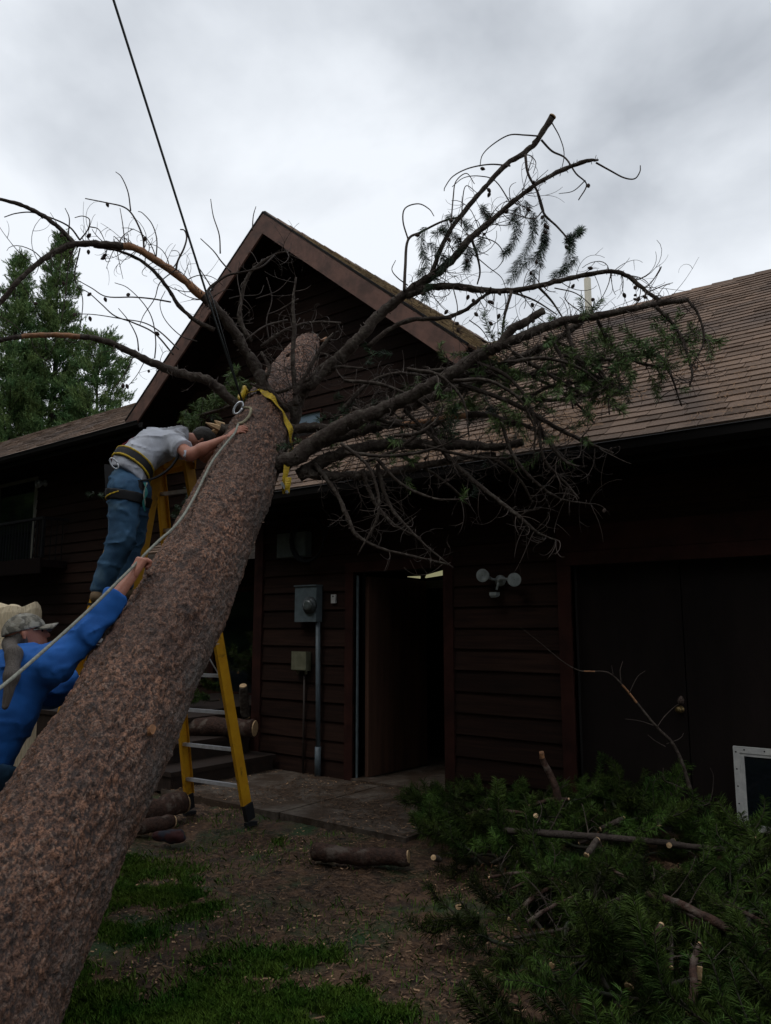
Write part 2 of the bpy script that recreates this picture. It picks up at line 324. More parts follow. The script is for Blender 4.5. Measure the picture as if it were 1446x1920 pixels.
# sloping roof slabs: P(u,v) with u along the eave, v up the slope
def roof(name, o, eu, ev, U, Vn, th, m_sh, under, expo=.15, tab=.30, clip=None, parent=house, jit=.006, rnd=1):
    o, eu, ev = np.array(o, float), nrm(eu), nrm(ev); n = nrm(np.cross(eu, ev)); n = n if n[2] > 0 else -n
    mb = MB(); a = o - n * .03; mb.hexa([a - n * th, a + eu * U - n * th, a + eu * U + ev * Vn - n * th, a + ev * Vn - n * th, a, a + eu * U, a + eu * U + ev * Vn, a + ev * Vn])
    mb.build('soffit', under, parent)
    mb = MB(); v = 0; row = 0
    while v < Vn - .02:
        u = -random.uniform(0, tab); wob = random.uniform(-.004, .004)
        while u < U:
            wd = tab * random.uniform(.55, 1.25); l, r = max(u, 0), min(u + wd, U); u += wd
            if r - l < .01: continue
            if clip and clip(o + eu * (l + r) / 2 + ev * v): continue
            lo = v - random.uniform(0, jit * 3) - (0.012 * rnd if random.random() < .3 else 0); hi = min(v + expo + .03, Vn + .02)
            t = .013 + random.uniform(0, jit); g = .003
            A = o + eu * (l + g) + ev * lo; B = o + eu * (r - g) + ev * (lo + random.uniform(-.004, .004)); Cc = o + eu * (r - g) + ev * hi; D = o + eu * (l + g) + ev * hi
            t2 = t + random.uniform(-.003, .003)
            mb.hexa([A - n * .012, B - n * .012, Cc - n * .012, D - n * .012, A + n * t, B + n * t2, Cc + n * .001, D + n * .001])
        v += expo; row += 1
    return mb.build(name, m_sh, parent)
c1 = math.sqrt(1 + S1 * S1); c2 = math.sqrt(1 + S2 * S2)
RidY = 10.62; vlen = (RidY - EY) * c1
RXE = RX + .4
gabZ = lambda x: AZ - .0 - S2 * abs(x - AX)
roof('shingle_roof', (-7.1, EY, EZ), (1, 0, 0), (0, 1, S1), RXE + 7.1, vlen, .14, M['shingle'], M['soffit'], clip=lambda p: p[1] > GY + .2 and p[2] < gabZ(p[0]) - .25)
roof('shingle_roof', (RXE, 2 * RidY - EY, EZ), (-1, 0, 0), (0, -1, S1), RXE + 4, vlen, .14, M['shingle'], M['soffit'], expo=.3)
# gable roof, right and left planes
gl = 3.58 * c2
roof('shingle_roof', (AX + 3.58, 14.6, AZ - 3.58 * S2), (0, -1, 0), (-1, 0, S2), 14.6 - RY + .05, gl, .12, M['shingle_old'], M['soffit'], jit=.016, clip=lambda p: p[1] > EY + (p[2] - EZ) / S1 + .4)
roof('shingle_roof', (AX - 3.32, RY - .05, AZ - 3.32 * S2), (0, 1, 0), (1, 0, S2), 14.6 - RY + .05, 3.32 * c2, .12, M['shingle_old'], M['soffit'], jit=.016)
mb = MB()
for s, ln in ((1, 3.58), (-1, 3.32)):
    e = np.array([s, 0, -S2]) / c2; a = np.array([AX, RY - .02, AZ - .005]); nn = np.array([s * S2, 0, 1]) / c2
    q = a + e * ln * c2
    y0, y1 = RY - .085, RY - .052
    dn = .25
    def pp(p, y): return (p[0], y, p[2])
    top0, top1 = a - nn * .012, q - nn * .012; bo0 = np.array([AX, 0, top0[2] - dn * c2]); bo1 = top1 - nn * dn
    top0 = np.array([AX, 0, top0[2] ])
    if s > 0: mb.hexa([pp(bo0, y0), pp(bo1, y0), pp(bo1, y1), pp(bo0, y1), pp(top0, y0), pp(top1, y0), pp(top1, y1), pp(top0, y1)])
    else: mb.hexa([pp(bo1, y0), pp(bo0, y0), pp(bo0, y1), pp(bo1, y1), pp(top1, y0), pp(top0, y0), pp(top0, y1), pp(top1, y1)])
mb.build('rake_board', M['rake'], house)
mb = MB()
for s, ln in ((1, 3.58), (-1, 3.32)):
    e = np.array([s, 0, -S2]) / c2; nn = np.array([s * S2, 0, 1]) / c2; a = np.array([AX, RY - .075, AZ + .012]); mb.bar(a + nn * .0, a + nn * .0 + e * ln * c2, .03, .028, side=(0, 1, 0))
mb.build('drip_edge', M['gutter'], house)
# ridge caps
mb = MB(); x = -4.4
while x < RXE: mb.hexa([(x, RidY - .16, 6.12), (x + .29, RidY - .16, 6.115), (x + .29, RidY + .16, 6.115), (x, RidY + .16, 6.12), (x, RidY - .02, 6.262), (x + .29, RidY - .02, 6.25), (x + .29, RidY + .02, 6.25), (x, RidY + .02, 6.262)]); x += .27
mb.build('ridge_cap', M['shingle'], house); mb = MB(); y = RY - .06
while y < 14: mb.hexa([(AX - .16, y, AZ - .12), (AX + .16, y, AZ - .12), (AX + .16, y + .29, AZ - .125), (AX - .16, y + .29, AZ - .125), (AX - .02, y, AZ + .035), (AX + .02, y, AZ + .035), (AX + .02, y + .29, AZ + .022), (AX - .02, y + .29, AZ + .022)]); y += .27
mb.build('ridge_cap', M['shingle'], house)
# garage eave: fascia and gutter
mb = MB(); mb.box((-7.1, EY + .005, EZ - .21), (RXE, EY + .035, EZ - .03)); mb.build('fascia', M['gutter'], house)
def gutter(x0, x1, y, z):
    mb = MB(); pr = [(0, 0), (0, -.11), (-.075, -.115), (-.115, -.07), (-.118, -.006), (-.130, .0), (-.122, .008), (-.108, -.004), (-.10, -.062), (-.068, -.098), (-.012, -.094), (-.01, 0)]
    n = len(pr); V = [(x0, y + a, z + b) for a, b in pr] + [(x1, y + a, z + b) for a, b in pr]
    mb.add(V, [(i, (i + 1) % n, n + (i + 1) % n, n + i) for i in range(n)] + [tuple(range(n))[::-1], tuple(range(n, 2 * n))]); return mb.build('gutter', M['gutter'], house)
gutter(-7.1, RXE, EY + .003, EZ - .045)
mb = MB(); mb.box((-6.9, EY + .04, EZ - .215), (RXE, WY - .032, EZ - .195)); mb.build('soffit_panel', M['soffit'], house)
# trim on the facade
mb = MB(); mb.box((-6.90, WY - .05, 0), (-6.76, WY + .02, 2.86)); mb.build('corner_board', M['trim'], house)
mb = MB(); mb.box((-2.98, WY - .047, 0), (-2.86, WY + .05, 2.15)); mb.build('door_trim', M['trim'], house)
mb = MB(); mb.box((-4.20, WY - .045, 0), (-4.09, WY + .12, 2.20)); mb.build('door_trim', M['trim'], house)
mb = MB(); mb.box((-5.47, WY - .045, 0), (-5.36, WY + .12, 2.20)); mb.build('door_trim', M['trim'], house)
mb = MB(); mb.box((-5.47, WY - .045, 2.202), (-4.09, WY + .12, 2.31)); mb.build('door_trim', M['trim'], house)
mb = MB(); mb.box((-2.98, WY - .052, 2.152), (RX, WY - .02, 2.27)); mb.box((-2.98, WY - .046, 2.274), (RX, WY - .02, 2.50)); mb.build('garage_header', M['trim'], house)
# garage door (two tall plywood leaves) and its latch
gd = MB(); gd.box((-2.86, WY + .10, .02), (-1.955, WY + .14, 2.15)); gd.box((-1.945, WY + .097, .02), (-.3, WY + .14, 2.15)); gd.box((-.29, WY + .10, .02), (1.6, WY + .14, 2.15))
gdo = gd.build('garage_door', M['garage'], house)
mb = MB(); p = onY(1277, 1330, WY + .09); mb.lathe(p, (0, -1, 0), [(0, .03), (.012, .03), (.014, .012), (.04, .012), (.042, .026), (.065, .028), (.075, .018), (.078, .0)], 14); mb.build('door_knob', mat('old_brass', (.20, .14, .06), .35, metal=.7), gdo, True)
# front door: frame stop, leaf ajar inwards, sill, hall behind
dr = MB(); a = np.array([-5.30, WY + .10]); b = np.array([-5.23, WY + 1.10]); dn2 = np.array([.045, -.005])
dr.hexa([(a[0], a[1], .06), (a[0] + .045, a[1], .06), (b[0] + .045, b[1], .06), (b[0], b[1], .06), (a[0], a[1], 2.16), (a[0] + .045, a[1], 2.16), (b[0] + .045, b[1], 2.16), (b[0], b[1], 2.16)])
dleaf = dr.build('front_door', M['door'], house)
mb = MB(); mb.box((-5.345, WY + .0, .03), (-5.325, WY + .02, 2.17)); mb.build('weatherstrip', M['grey'], house)
mb = MB(); mb.box((-5.36, WY - .06, .03), (-4.20, WY + .14, .055)); mb.build('door_sill', M['concrete'], house)
mb = MB(); mb.box((-6.6, WY + .14, -.02), (-3.0, WY + 1.9, .045)); mb.build('hall_floor', M['concrete'], house)
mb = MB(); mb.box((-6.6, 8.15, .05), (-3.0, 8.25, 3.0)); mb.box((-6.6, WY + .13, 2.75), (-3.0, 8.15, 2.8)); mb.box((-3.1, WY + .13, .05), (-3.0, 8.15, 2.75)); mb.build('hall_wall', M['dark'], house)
mb = MB(); q0, q1 = onY(797, 1078, 7.6), onY(842, 1066, 7.6); mb.hexa([(q0[0], 7.6, q0[2] - .035), (q1[0], 7.6, q1[2] - .065), (q1[0], 7.63, q1[2] - .065), (q0[0], 7.63, q0[2] - .035), (q0[0] + .02, 7.6, q0[2] + .0), (q1[0], 7.6, q1[2] + .0), (q1[0], 7.63, q1[2]), (q0[0] + .02, 7.63, q0[2])]); q0 = onY(764, 1081, 7.6); q1 = onY(786, 1080, 7.6)
mb.hexa([(q0[0], 7.6, q0[2] - .006), (q1[0], 7.6, q1[2] - .03), (q1[0], 7.63, q1[2] - .03), (q0[0], 7.63, q0[2] - .006), (q0[0], 7.6, q0[2]), (q1[0], 7.6, q1[2]), (q1[0], 7.63, q1[2]), (q0[0], 7.63, q0[2])]); mb.build('hall_daylight', emis('hall_daylight_glow', (.62, .60, .34), .30), house)  # glowing strips stand in for daylight from a far window, no lamp
mb = MB(); q0, q1 = onY(770, 1090, 7.6), onY(838, 1102, 7.6); mb.box((q0[0], 7.61, q1[2]), (q1[0] + .1, 7.66, q0[2])); mb.build('hall_beam', mat('hall_plaster', (.17, .19, .13), .9), house)
mb = MB(); q0 = onY(833, 1235, 7.0); mb.box((q0[0], 7.0, .75), (q0[0] + .02, 7.03, q0[2])); mb.build('door_edge', M['bare'], house)
# recess window (large, dark), pent roof over the side entry, low gable window
wn = MB(); wn.box((-9.9, GY - .05, .55), (-9.8, GY + .05, 2.25)); wn.box((-7.3, GY - .05, .55), (-7.2, GY + .05, 2.25)); wn.box((-9.8, GY - .05, 2.17), (-7.3, GY + .05, 2.25)); wn.box((-9.8, GY - .05, .55), (-7.3, GY + .05, .63)); wn.box((-8.57, GY - .045, .63), (-8.50, GY + .05, 2.17))
wf = wn.build('window', M['trim'], house); mb = MB(); mb.box((-9.8, GY, .63), (-8.57, GY + .012, 2.17)); mb.box((-8.5, GY, .63), (-7.3, GY + .012, 2.17)); mb.build('pane', M['glass'], wf)
wn = MB(); wn.box((-8.15, GY - .035, 4.62), (-8.12, GY + .05, 4.86)); wn.box((-7.58, GY - .035, 4.62), (-7.55, GY + .05, 4.86)); wn.box((-8.12, GY - .035, 4.83), (-7.58, GY + .05, 4.86))
wf = wn.build('window', M['trim'], house); mb = MB(); mb.box((-8.12, GY, 4.6), (-7.58, GY + .012, 4.83)); mb.build('pane', mat('sky_painted_glass', (.20, .27, .34), .08, spec=.8), wf)  # reflected pale sky is painted into the pane's base colour
pv = 1.25 * math.sqrt(1 + .25)
roof('entry_roof', (-10.2, 7.05, 2.72), (1, 0, 0), (0, 1, .5), 3.4, 1.25 * math.sqrt(1.25), .10, M['shingle'], M['soffit'], expo=.13, jit=.012)
mb = MB(); mb.box((-10.2, 7.03, 2.52), (-6.85, 7.06, 2.70)); mb.build('fascia', mat('weathered_board', (.12, .10, .085), .8, (.06, .05, .045), 9, (1, 6, 6)), house)
# left wing roof, gutter
roof('shingle_roof', (-21.3, 7.4, 5.02), (1, 0, 0), (0, 1, S1), 21.3 - 11.2, 2.15 * c1, .12, M['shingle'], M['soffit'])
roof('shingle_roof', (-11.2, 11.7, 5.02), (-1, 0, 0), (0, -1, S1), 21.3 - 11.2, 2.15 * c1, .12, M['shingle'], M['soffit'], expo=.3)
mb = MB(); mb.box((-21.3, 7.405, 4.80), (-10.9, 7.435, 4.985)); mb.build('fascia', M['gutter'], house)
gutter(-21.3, -10.75, 7.40, 4.99)
mb = MB(); mb.box((-21, 7.44, 4.80), (-10.9, GY - .03, 4.82)); mb.build('soffit_panel', M['soffit'], house)
# upstairs sliding window and balcony
wn = MB(); wn.box((-15.74, GY - .05, 3.02), (-15.66, GY + .06, 4.8)); wn.box((-19, GY - .05, 4.74), (-15.74, GY + .06, 4.8)); wn.box((-17.4, GY - .045, 3.02), (-17.33, GY + .06, 4.74))
wf = wn.build('sliding_window', mat('window_frame_paint', (.20, .19, .16), .6), house); mb = MB(); mb.box((-19, GY + .0, 3.02), (-17.4, GY + .012, 4.74)); mb.box((-17.33, GY, 3.02), (-15.74, GY + .012, 4.74)); mb.build('pane', M['glass'], wf)
BY = 7.75; bx = onY(84, 975, BY)[0]; bz = onY(84, 968, BY)[2]
bc = MB(); bc.box((-19.5, BY, 2.78), (bx, GY - .035, 2.92)); bc.box((-19.5, BY - .04, 2.66), (bx, BY - .003, 2.96)); bal = bc.build('balcony', M['soffit'], house)
mb = MB(); mb.box((-19.5, BY - .03, bz - .05), (bx, BY + .04, bz)); x = bx - .03
while x > -19.4: mb.box((x - .03, BY - .02, 2.962), (x + .03, BY + .03, bz - .051)); x -= 1.9
x = bx - .15
while x > -19.4: mb.box((x - .009, BY + .0, 2.962), (x + .009, BY + .018, bz - .052)); x -= .12
mb.box((bx - .06, BY + .042, bz - .05), (bx, GY - .04, bz)); y = BY + .15
while y < GY - .08: mb.box((bx - .038, y, 2.925), (bx - .022, y + .016, bz - .052)); y += .12
mb.build('railing', M['black'], bal)
# vent pipe behind the ridge
p = onY(1103, 560, 11.3); mb = MB(); mb.tube([(p[0], 11.3, 5.6), (p[0], 11.3, onY(1103, 522, 11.3)[2])], .055, 14); mb.build('vent_pipe', mat('vent_pvc', (.50, .47, .38), .5), house, True)
# wooden steps in front of the recess
st = MB()
for i, (xe, z) in enumerate(((-6.45, .20), (-6.85, .40), (-7.22, .60))):
    ye = 4.95 + .1 * i
    st.box((xe - .52, ye, z - .045), (xe, 6.38, z)); st.box((xe - .5, ye + .02, .0), (xe - .03, ye + .05, z - .047)); st.box((xe - .06, ye + .053, .0), (xe - .03, 6.36, z - .047))
st.box((-9.6, 5.2, .553), (-7.745, GY - .05, .6)); st.box((-9.6, 5.22, 0), (-7.745, 5.26, .55))
steps = thing('wooden_steps', 'weathered brown wooden steps and landing beside the house corner, strewn with cut branches', 'steps', (-7, 5.8, 0))
st.build('tread', mat('step_boards', (.032, .019, .014), .65, (.015, .010, .008), 6, (9, 1, 1), .2), steps)

# ================================================================== WALL FIXTURES
def fx(name, label, cat, p): return thing(name, label, cat, tuple(p))
y0 = WY - .032
em = fx('electric_meter', 'grey-blue metal electric meter box with round glass meter and conduit on the brown wall', 'electric meter', (-6, y0, 1.6))
a, b = onY(565, 1101, y0), onY(604, 1166, y0); mb = MB(); mb.box((a[0], y0 - .10, b[2]), (b[0], y0, a[2])); mb.box((a[0] - .008, y0 - .115, a[2] + .001), (b[0] + .008, y0, a[2] + .014)); mb.build('meter_box', M['grey'], em)
c = onY(582, 1135, y0 - .1); mb = MB(); mb.lathe((c[0], y0 - .1, c[2]), (0, -1, 0), [(0, .098), (.025, .098), (.030, .080), (.034, .080)], 28); ring = mb.build('meter_ring', mat('meter_ring_metal', (.06, .07, .075), .4, metal=.4), em, True)
mb = MB(); mb.lathe((c[0], y0 - .131, c[2]), (0, -1, 0), [(0, .066), (.016, .064), (.030, .052), (.034, .03), (.035, 0)], 24); mb.build('meter_glass', M['lens'], ring, True)
t0, t1, t2 = onY(597, 1167, y0 - .04), onY(597, 1400, y0 - .04), onY(593, 1452, y0 - .04)
mb = MB(); mb.tube([(t0[0], y0 - .045, t0[2] - .0), (t1[0] + .0, y0 - .045, t1[2])], .026, 12); mb.tube([(t1[0], y0 - .045, t1[2] - .001), (t1[0], y0 - .045, .02)], .034, 12); mb.build('conduit', M['conduit'], em, True)
jb = fx('junction_box', 'small beige utility box with two bottom fittings below the electric meter', 'utility box', (-6.1, y0, 1.2))
a, b = onY(558, 1222, y0), onY(583, 1258, y0); mb = MB(); mb.box((a[0], y0 - .075, b[2]), (b[0], y0, a[2])); mb.box((a[0] - .006, y0 - .09, b[2] + .012), (b[0] + .006, y0 - .076, a[2] + .006)); mb.build('box_body', M['beige'], jb)
for q in (563, 578):
    d = onY(q, 1262, y0); mb = MB(); mb.tube([(d[0], y0 - .035, b[2] - .001), (d[0], y0 - .035, b[2] - .035)], .016, 10); mb.build('fitting', M['beige'], jb, True)
d = onY(571, 1262, y0); mb = MB(); mb.tube([(d[0] + .02, y0 - .02, b[2] - .036), (d[0] + .02, y0 - .02, .03)], .012, 8); mb.build('wire', mat('brown_cable', (.03, .022, .018), .6), jb, True)
db = fx('doorbell', 'tiny white rectangular doorbell with a dark button between the meter and the doorway', 'doorbell', (-5.7, y0, 1.9))
a, b = onY(623, 1115, y0), onY(631, 1131, y0); mb = MB(); mb.box((a[0], y0 - .02, b[2]), (b[0], y0, a[2])); mb.build('plate', M['white'], db)
mb = MB(); mb.lathe(((a[0] + b[0]) / 2, y0 - .0205, a[2] - .02), (0, -1, 0), [(0, .009), (.004, .009), (.005, 0)], 12); mb.build('button', M['black'], db, True)
ub = fx('utility_panel', 'dull grey square panel high on the wall under the dark eaves', 'utility panel', (-6.3, y0, 2.6))
a, b = onY(530, 1003, y0), onY(584, 1044, y0); mb = MB(); mb.box((a[0], y0 - .09, b[2]), (b[0], y0, a[2])); mb.box((a[0] + .01, y0 - .1, b[2] + .01), (b[0] - .01, y0 - .091, a[2] - .01)); mb.build('panel_box', mat('dull_panel', (.085, .105, .10), .6, (.06, .07, .07), 12), ub)
mb = MB(); c = onY(577, 1008, y0 - .14); pts = []
for k in range(3):
    for i in range(18): an = 2 * math.pi * i / 18; pts.append((c[0] + (.235 + .012 * k) * math.cos(an), y0 - .13 - .012 * k, c[2] - .02 + (.235 + .012 * k) * math.sin(an)))
pts.append((pts[-1][0] + .05, y0 - .1, pts[-1][2] + .3)); mb.tube(pts, .013, 6)
tag(mb.build('cable_coil', M['black'], None, True), 'coil of black cable hanging in front of the grey square panel', 'cable')
# floodlight: back plate, two lamp heads, motion sensor
fl = fx('security_light', 'white twin floodlight with round heads on the wall right of the doorway', 'security light', (-3.7, y0, 2.05))
c = onY(939, 1089, y0); mb = MB(); mb.lathe((c[0], y0, c[2]), (0, -1, 0), [(0, .055), (.012, .055), (.035, .042), (.04, .02), (.05, .018)], 22); mb.build('back_plate', M['lamp'], fl, True)
for s, qx, qy in ((-1, 907, 1079), (1, 965, 1087)):
    hcen = onY(qx, qy, y0 - .13); dr_ = nrm([s * .12 + .30, -1, -.05]); ar = MB(); ar.tube([(c[0] + s * .02, y0 - .04, c[2] + .005), (c[0] + s * .05, y0 - .07, c[2] + .012), tuple(hcen - dr_ * .06)], [.014, .013, .016], 10); ar.build('arm', M['lamp'], fl, True)
    mb = MB(); mb.lathe(hcen - dr_ * .075, dr_, [(0, .02), (.012, .036), (.045, .040), (.050, .050), (.095, .058), (.105, .062), (.108, .052), (.094, .048)], 36); hd = mb.build('lamp_head', M['lamp'], fl)
    mb = MB(); mb.lathe(hcen + dr_ * .022, dr_, [(0, .047), (.002, .044), (.003, .024), (.008, .022), (.010, 0)], 24); mb.build('lens', M['lens'], hd)
sp = onY(928, 1113, y0 - .07); mb = MB(); mb.tube([(c[0], y0 - .045, c[2] - .02), (c[0], y0 - .06, c[2] - .05), tuple(sp + np.array([.02, 0, .035]))], .012, 8)
mb.box((sp[0] - .035, sp[1] - .04, sp[2] - .018), (sp[0] + .035, sp[1] + .03, sp[2] + .012)); mb.hexa([(sp[0] - .025, sp[1] - .03, sp[2] - .038), (sp[0] + .025, sp[1] - .03, sp[2] - .038), (sp[0] + .025, sp[1] + .02, sp[2] - .03), (sp[0] - .025, sp[1] + .02, sp[2] - .03), (sp[0] - .033, sp[1] - .042, sp[2] - .019), (sp[0] + .033, sp[1] - .042, sp[2] - .019), (sp[0] + .033, sp[1] + .025, sp[2] - .019), (sp[0] - .033, sp[1] + .025, sp[2] - .019)]); mb.build('motion_sensor', M['lamp'], fl)
# small lamp on the left wing
wl = onY(78, 905, GY - .12); mb = MB(); mb.lathe(wl + [0, .09, 0], (0, -1, -.2), [(0, .07), (.02, .07), (.03, .03), (.08, .04), (.15, .085), (.19, .09), (.192, .07), (.18, .0)], 18); tag(mb.build('wall_lamp', M['lamp'], None, True), 'small white lamp at the top corner of the upstairs window above the balcony', 'wall lamp')
# white-framed panel standing at the garage door
scr = fx('framed_panel', 'white metal frame round a dark pane leaning on the garage door', 'framed panel', (-1.2, WY, .4))
fy = WY - .06; a = onY(1374, 1399, fy); x0, zt = a[0], a[2]; x1 = x0 + .75; zb = .12
mb = MB(); t = .045; mb.box((x0, fy, zb), (x0 + t, fy + .03, zt)); mb.box((x1 - t, fy, zb), (x1, fy + .03, zt)); mb.box((x0 + t, fy, zt - t), (x1 - t, fy + .03, zt)); mb.box((x0 + t, fy, zb), (x1 - t, fy + .03, zb + t)); mb.box((x0 + t, fy + .006, zb + t), (x0 + t + .03, fy + .028, zt - t)); mb.box((x0 + t + .03, fy + .006, zt - t - .022), (x1 - t, fy + .028, zt - t))
fr = mb.build('frame', M['white'], scr); mb = MB(); mb.box((x0 + t + .03, fy + .012, zb + t), (x1 - t, fy + .022, zt - t - .022)); mb.build('pane', M['glass'], scr)
for k in range(5):
    for q in ((x0 + .02, fy, zb + .06 + k * (zt - zb - .1) / 4), (x0 + .08 + k * .14, fy, zt - .02)): mb = MB(); mb.lathe(q, (0, -1, 0), [(0, .006), (.002, .005), (.0025, 0)], 8); mb.build('screw', M['black'], fr)

# ================================================================== FALLEN PINE
E0, A0 = LD(-1.60, 2.90, 0), LD(-.99, 6.0, 3.1); AXD = nrm(A0 - E0); TL = np.linalg.norm(A0 - E0)
TU = nrm(np.cross(AXD, Zu)); TV = np.cross(TU, AXD)    # TU: sideways (to the right), TV: up and towards the viewer
if TV[2] < 0: TV = -TV
def trad(t): return np.interp(t, [-.12, 0, .2, .4, .7, 1.0, 1.2, 1.3, 1.42], [.40, .355, .305, .29, .268, .245, .205, .165, .110])
def taxis(t):
    t = np.asarray(t, float)[..., None]; return E0 + (A0 - E0) * t + TU * (.035 * np.sin(t * 4.1)) + TV * (.02 * np.sin(t * 5.3 + 1))
pine = thing('fallen_pine', 'big reddish barked pine leaning from the grass up over the house roof', 'tree', tuple(E0))
knots = [(1.0, .2, .5), (.93, -.5, .45), (.86, .1, .4), (.79, -.2, .55), (.72, .5, .5), (.6, .35, .9), (.58, -.6, .5), (.5, .75, .7), (.33, .1, .5), (1.12, .3, .5), (1.2, -.4, .6), (.95, .65, .6), (.42, -.7, .6), (1.28, .1, .5), (.24, .6, .5)]
nl, na = 900, 300
t = np.linspace(-.12, 1.42, nl)[:, None] * np.ones((1, na)); th = np.linspace(0, 2 * np.pi, na, endpoint=False)[None, :] * np.ones((nl, 1))
c = taxis(t); rdir = TU * np.cos(th)[..., None] + TV * np.sin(th)[..., None]; r = trad(t)
# uneven wood below the bark
lp = np.stack([t * TL, np.cos(th) * r, np.sin(th) * r], -1)
r = r * (1 + .08 * (fbm(lp * 2.2, 3, 4) - .5) * 2) 
wp = lp + (np.stack([fbm(lp * 22, 3, 21), fbm(lp * 22, 3, 22), fbm(lp * 22, 3, 23)], -1) - .5) * .06
b1, b2, idr = voronoi(wp * [26, 44, 44], 3); e1 = np.clip((b2 - b1) / .10, 0, 1)
b3, b4, id2 = voronoi((wp + .01) * [60, 100, 100], 7); e2 = np.clip((b4 - b3) / .2, 0, 1)
big = fbm(lp * [4, 7, 7], 3, 31); med = fbm(lp * [16, 26, 26], 3, 37)
disp = (.004 * (e1 - 1) + .011 * (idr - .5) + .007 * (id2 - .5) + .002 * (e2 - 1) + .034 * (big - .5) + .013 * (med - .5))
kd = np.zeros_like(disp)
for (kt, ka, ks) in knots:
    a0 = math.pi / 2 - ka; d2 = ((t - kt) * TL) ** 2 + (np.angle(np.exp(1j * (th - a0))) * r) ** 2; s2 = (.042 * ks / .5) ** 2
    disp = disp + .042 * ks * np.exp(-d2 / s2) - .026 * ks * np.exp(-d2 / (s2 * .12)); kd = np.maximum(kd, .85 * np.exp(-d2 / (s2 * .3)))
flare = np.where(t < .05, (.05 - t) * .25, 0); flare = flare * (1 + .6 * np.sin(th * 5 + 1))
P = c + rdir * (r + disp + flare)[..., None]
I = np.arange(nl * na).reshape(nl, na); J = np.roll(I, -1, 1)
F = np.stack([I[:-1], J[:-1], J[1:], I[1:]], -1).reshape(-1, 4)
me = fast_mesh('trunk', P.reshape(-1, 3), F, 4)
ca = me.color_attributes.new('bark', 'FLOAT_COLOR', 'POINT')
wet = np.clip((fbm(lp * [3, 3, 3], 4, 55) - .42) * 4, 0, 1)
base = np.array([.145, .068, .040]); pink = np.array([.33, .162, .095]); drk = np.array([.026, .017, .015]); gry = np.array([.215, .170, .140]); cre = np.array([.05, .031, .026])
k1 = np.clip((.55 * idr + .45 * id2 - .42) * 3.2, 0, 1)[..., None]; colr = base * (1 - k1) + pink * k1
k2 = (id2 < .30)[..., None] * .8; colr = colr * (1 - k2) + drk * k2
k3 = ((id2 > .83) & (idr > .3))[..., None] * .55; colr = colr * (1 - k3) + gry * k3
k4 = np.clip((1 - e1) * .8 + np.clip(.5 - med, 0, 1) * 2.2 - .25, 0, .85)[..., None]; colr = colr * (1 - k4) + cre * k4
k5 = (wet * .5)[..., None]; colr = colr * (1 - k5) + np.array([.070, .038, .028]) * k5
# greyer, mossier strip on the side that faced down
k6 = np.clip((.15 - np.sin(th - .45)) * 1.2, 0, .75)[..., None] * np.clip(fbm(lp * 9, 3, 77) * 1.6 - .2, 0, 1)[..., None]; colr = colr * (1 - k6) + np.array([.15, .14, .13]) * k6
colr = colr * (1 - kd[..., None]) + np.array([.022, .016, .015]) * kd[..., None]
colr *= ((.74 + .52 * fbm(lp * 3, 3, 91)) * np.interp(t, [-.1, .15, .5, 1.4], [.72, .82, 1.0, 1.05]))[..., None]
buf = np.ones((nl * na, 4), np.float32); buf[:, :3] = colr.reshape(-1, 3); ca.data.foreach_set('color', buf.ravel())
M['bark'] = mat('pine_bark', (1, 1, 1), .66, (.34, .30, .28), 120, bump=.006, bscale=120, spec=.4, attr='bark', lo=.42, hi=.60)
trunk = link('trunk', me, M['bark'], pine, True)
# broken, splintered top
mb = MB(); ct = taxis(1.42); nn = 26; rim = []; rim2 = []
for j in range(nn):
    a = 2 * math.pi * j / nn; d = TU * math.cos(a) + TV * math.sin(a); rim.append(ct + d * .112 - AXD * .02); rim2.append(ct + d * .07 + AXD * (.02 + random.uniform(-.05, .09)))
mb.add(rim + rim2 + [ct + AXD * .03], [(j, (j + 1) % nn, nn + (j + 1) % nn, nn + j) for j in range(nn)] + [(nn + j, nn + (j + 1) % nn, 2 * nn) for j in range(nn)]); mb.build('broken_end', M['limb'], trunk)
mb = MB(); b = ct + TU * .10 + AXD * .02; mb.hexa([b, b + TU * .035, b + TU * .035 - TV * .02, b - TV * .02, b + AXD * .07 + TU * .05, b + AXD * .06 + TU * .06, b + AXD * .06 + TU * .06 - TV * .006, b + AXD * .07 + TU * .05 - TV * .006]); mb.build('splinter', M['bare'], trunk)
# pale scars and cut knots
def trk(t_, a_): d = TU * math.sin(a_) + TV * math.cos(a_); return taxis(t_) + d * float(trad(t_)), d
for (t_, a_, s_, mt) in ((.33, 1.12, .017, 'bare'), (1.075, .12, .030, 'pale')):
    p, d = trk(t_, a_); mb = MB(); side = np.cross(d, AXD); ring = [p + d * .028 + (AXD * math.cos(q) * 1.5 + side * math.sin(q)) * s_ * random.uniform(.8, 1.15) for q in np.linspace(0, 2 * math.pi, 14, endpoint=False)]
    r2 = [p - d * .02 + (AXD * math.cos(q) * 1.6 + side * math.sin(q)) * s_ * 1.15 for q in np.linspace(0, 2 * math.pi, 14, endpoint=False)]
    mb.add(ring + r2, [tuple(range(14))] + [(14 + i, 14 + (i + 1) % 14, (i + 1) % 14, i) for i in range(14)]); mb.build('knot_scar', M[mt], trunk)

def thit(x, y, gap=.0):
    for s in np.arange(1.5, 8, .01):
        p = at(x, y, s); tt = float((p - E0) @ AXD) / TL; q = taxis(np.array(tt)); 
        if np.linalg.norm(p - q) < float(trad(tt)) + gap: return s
    return 6.
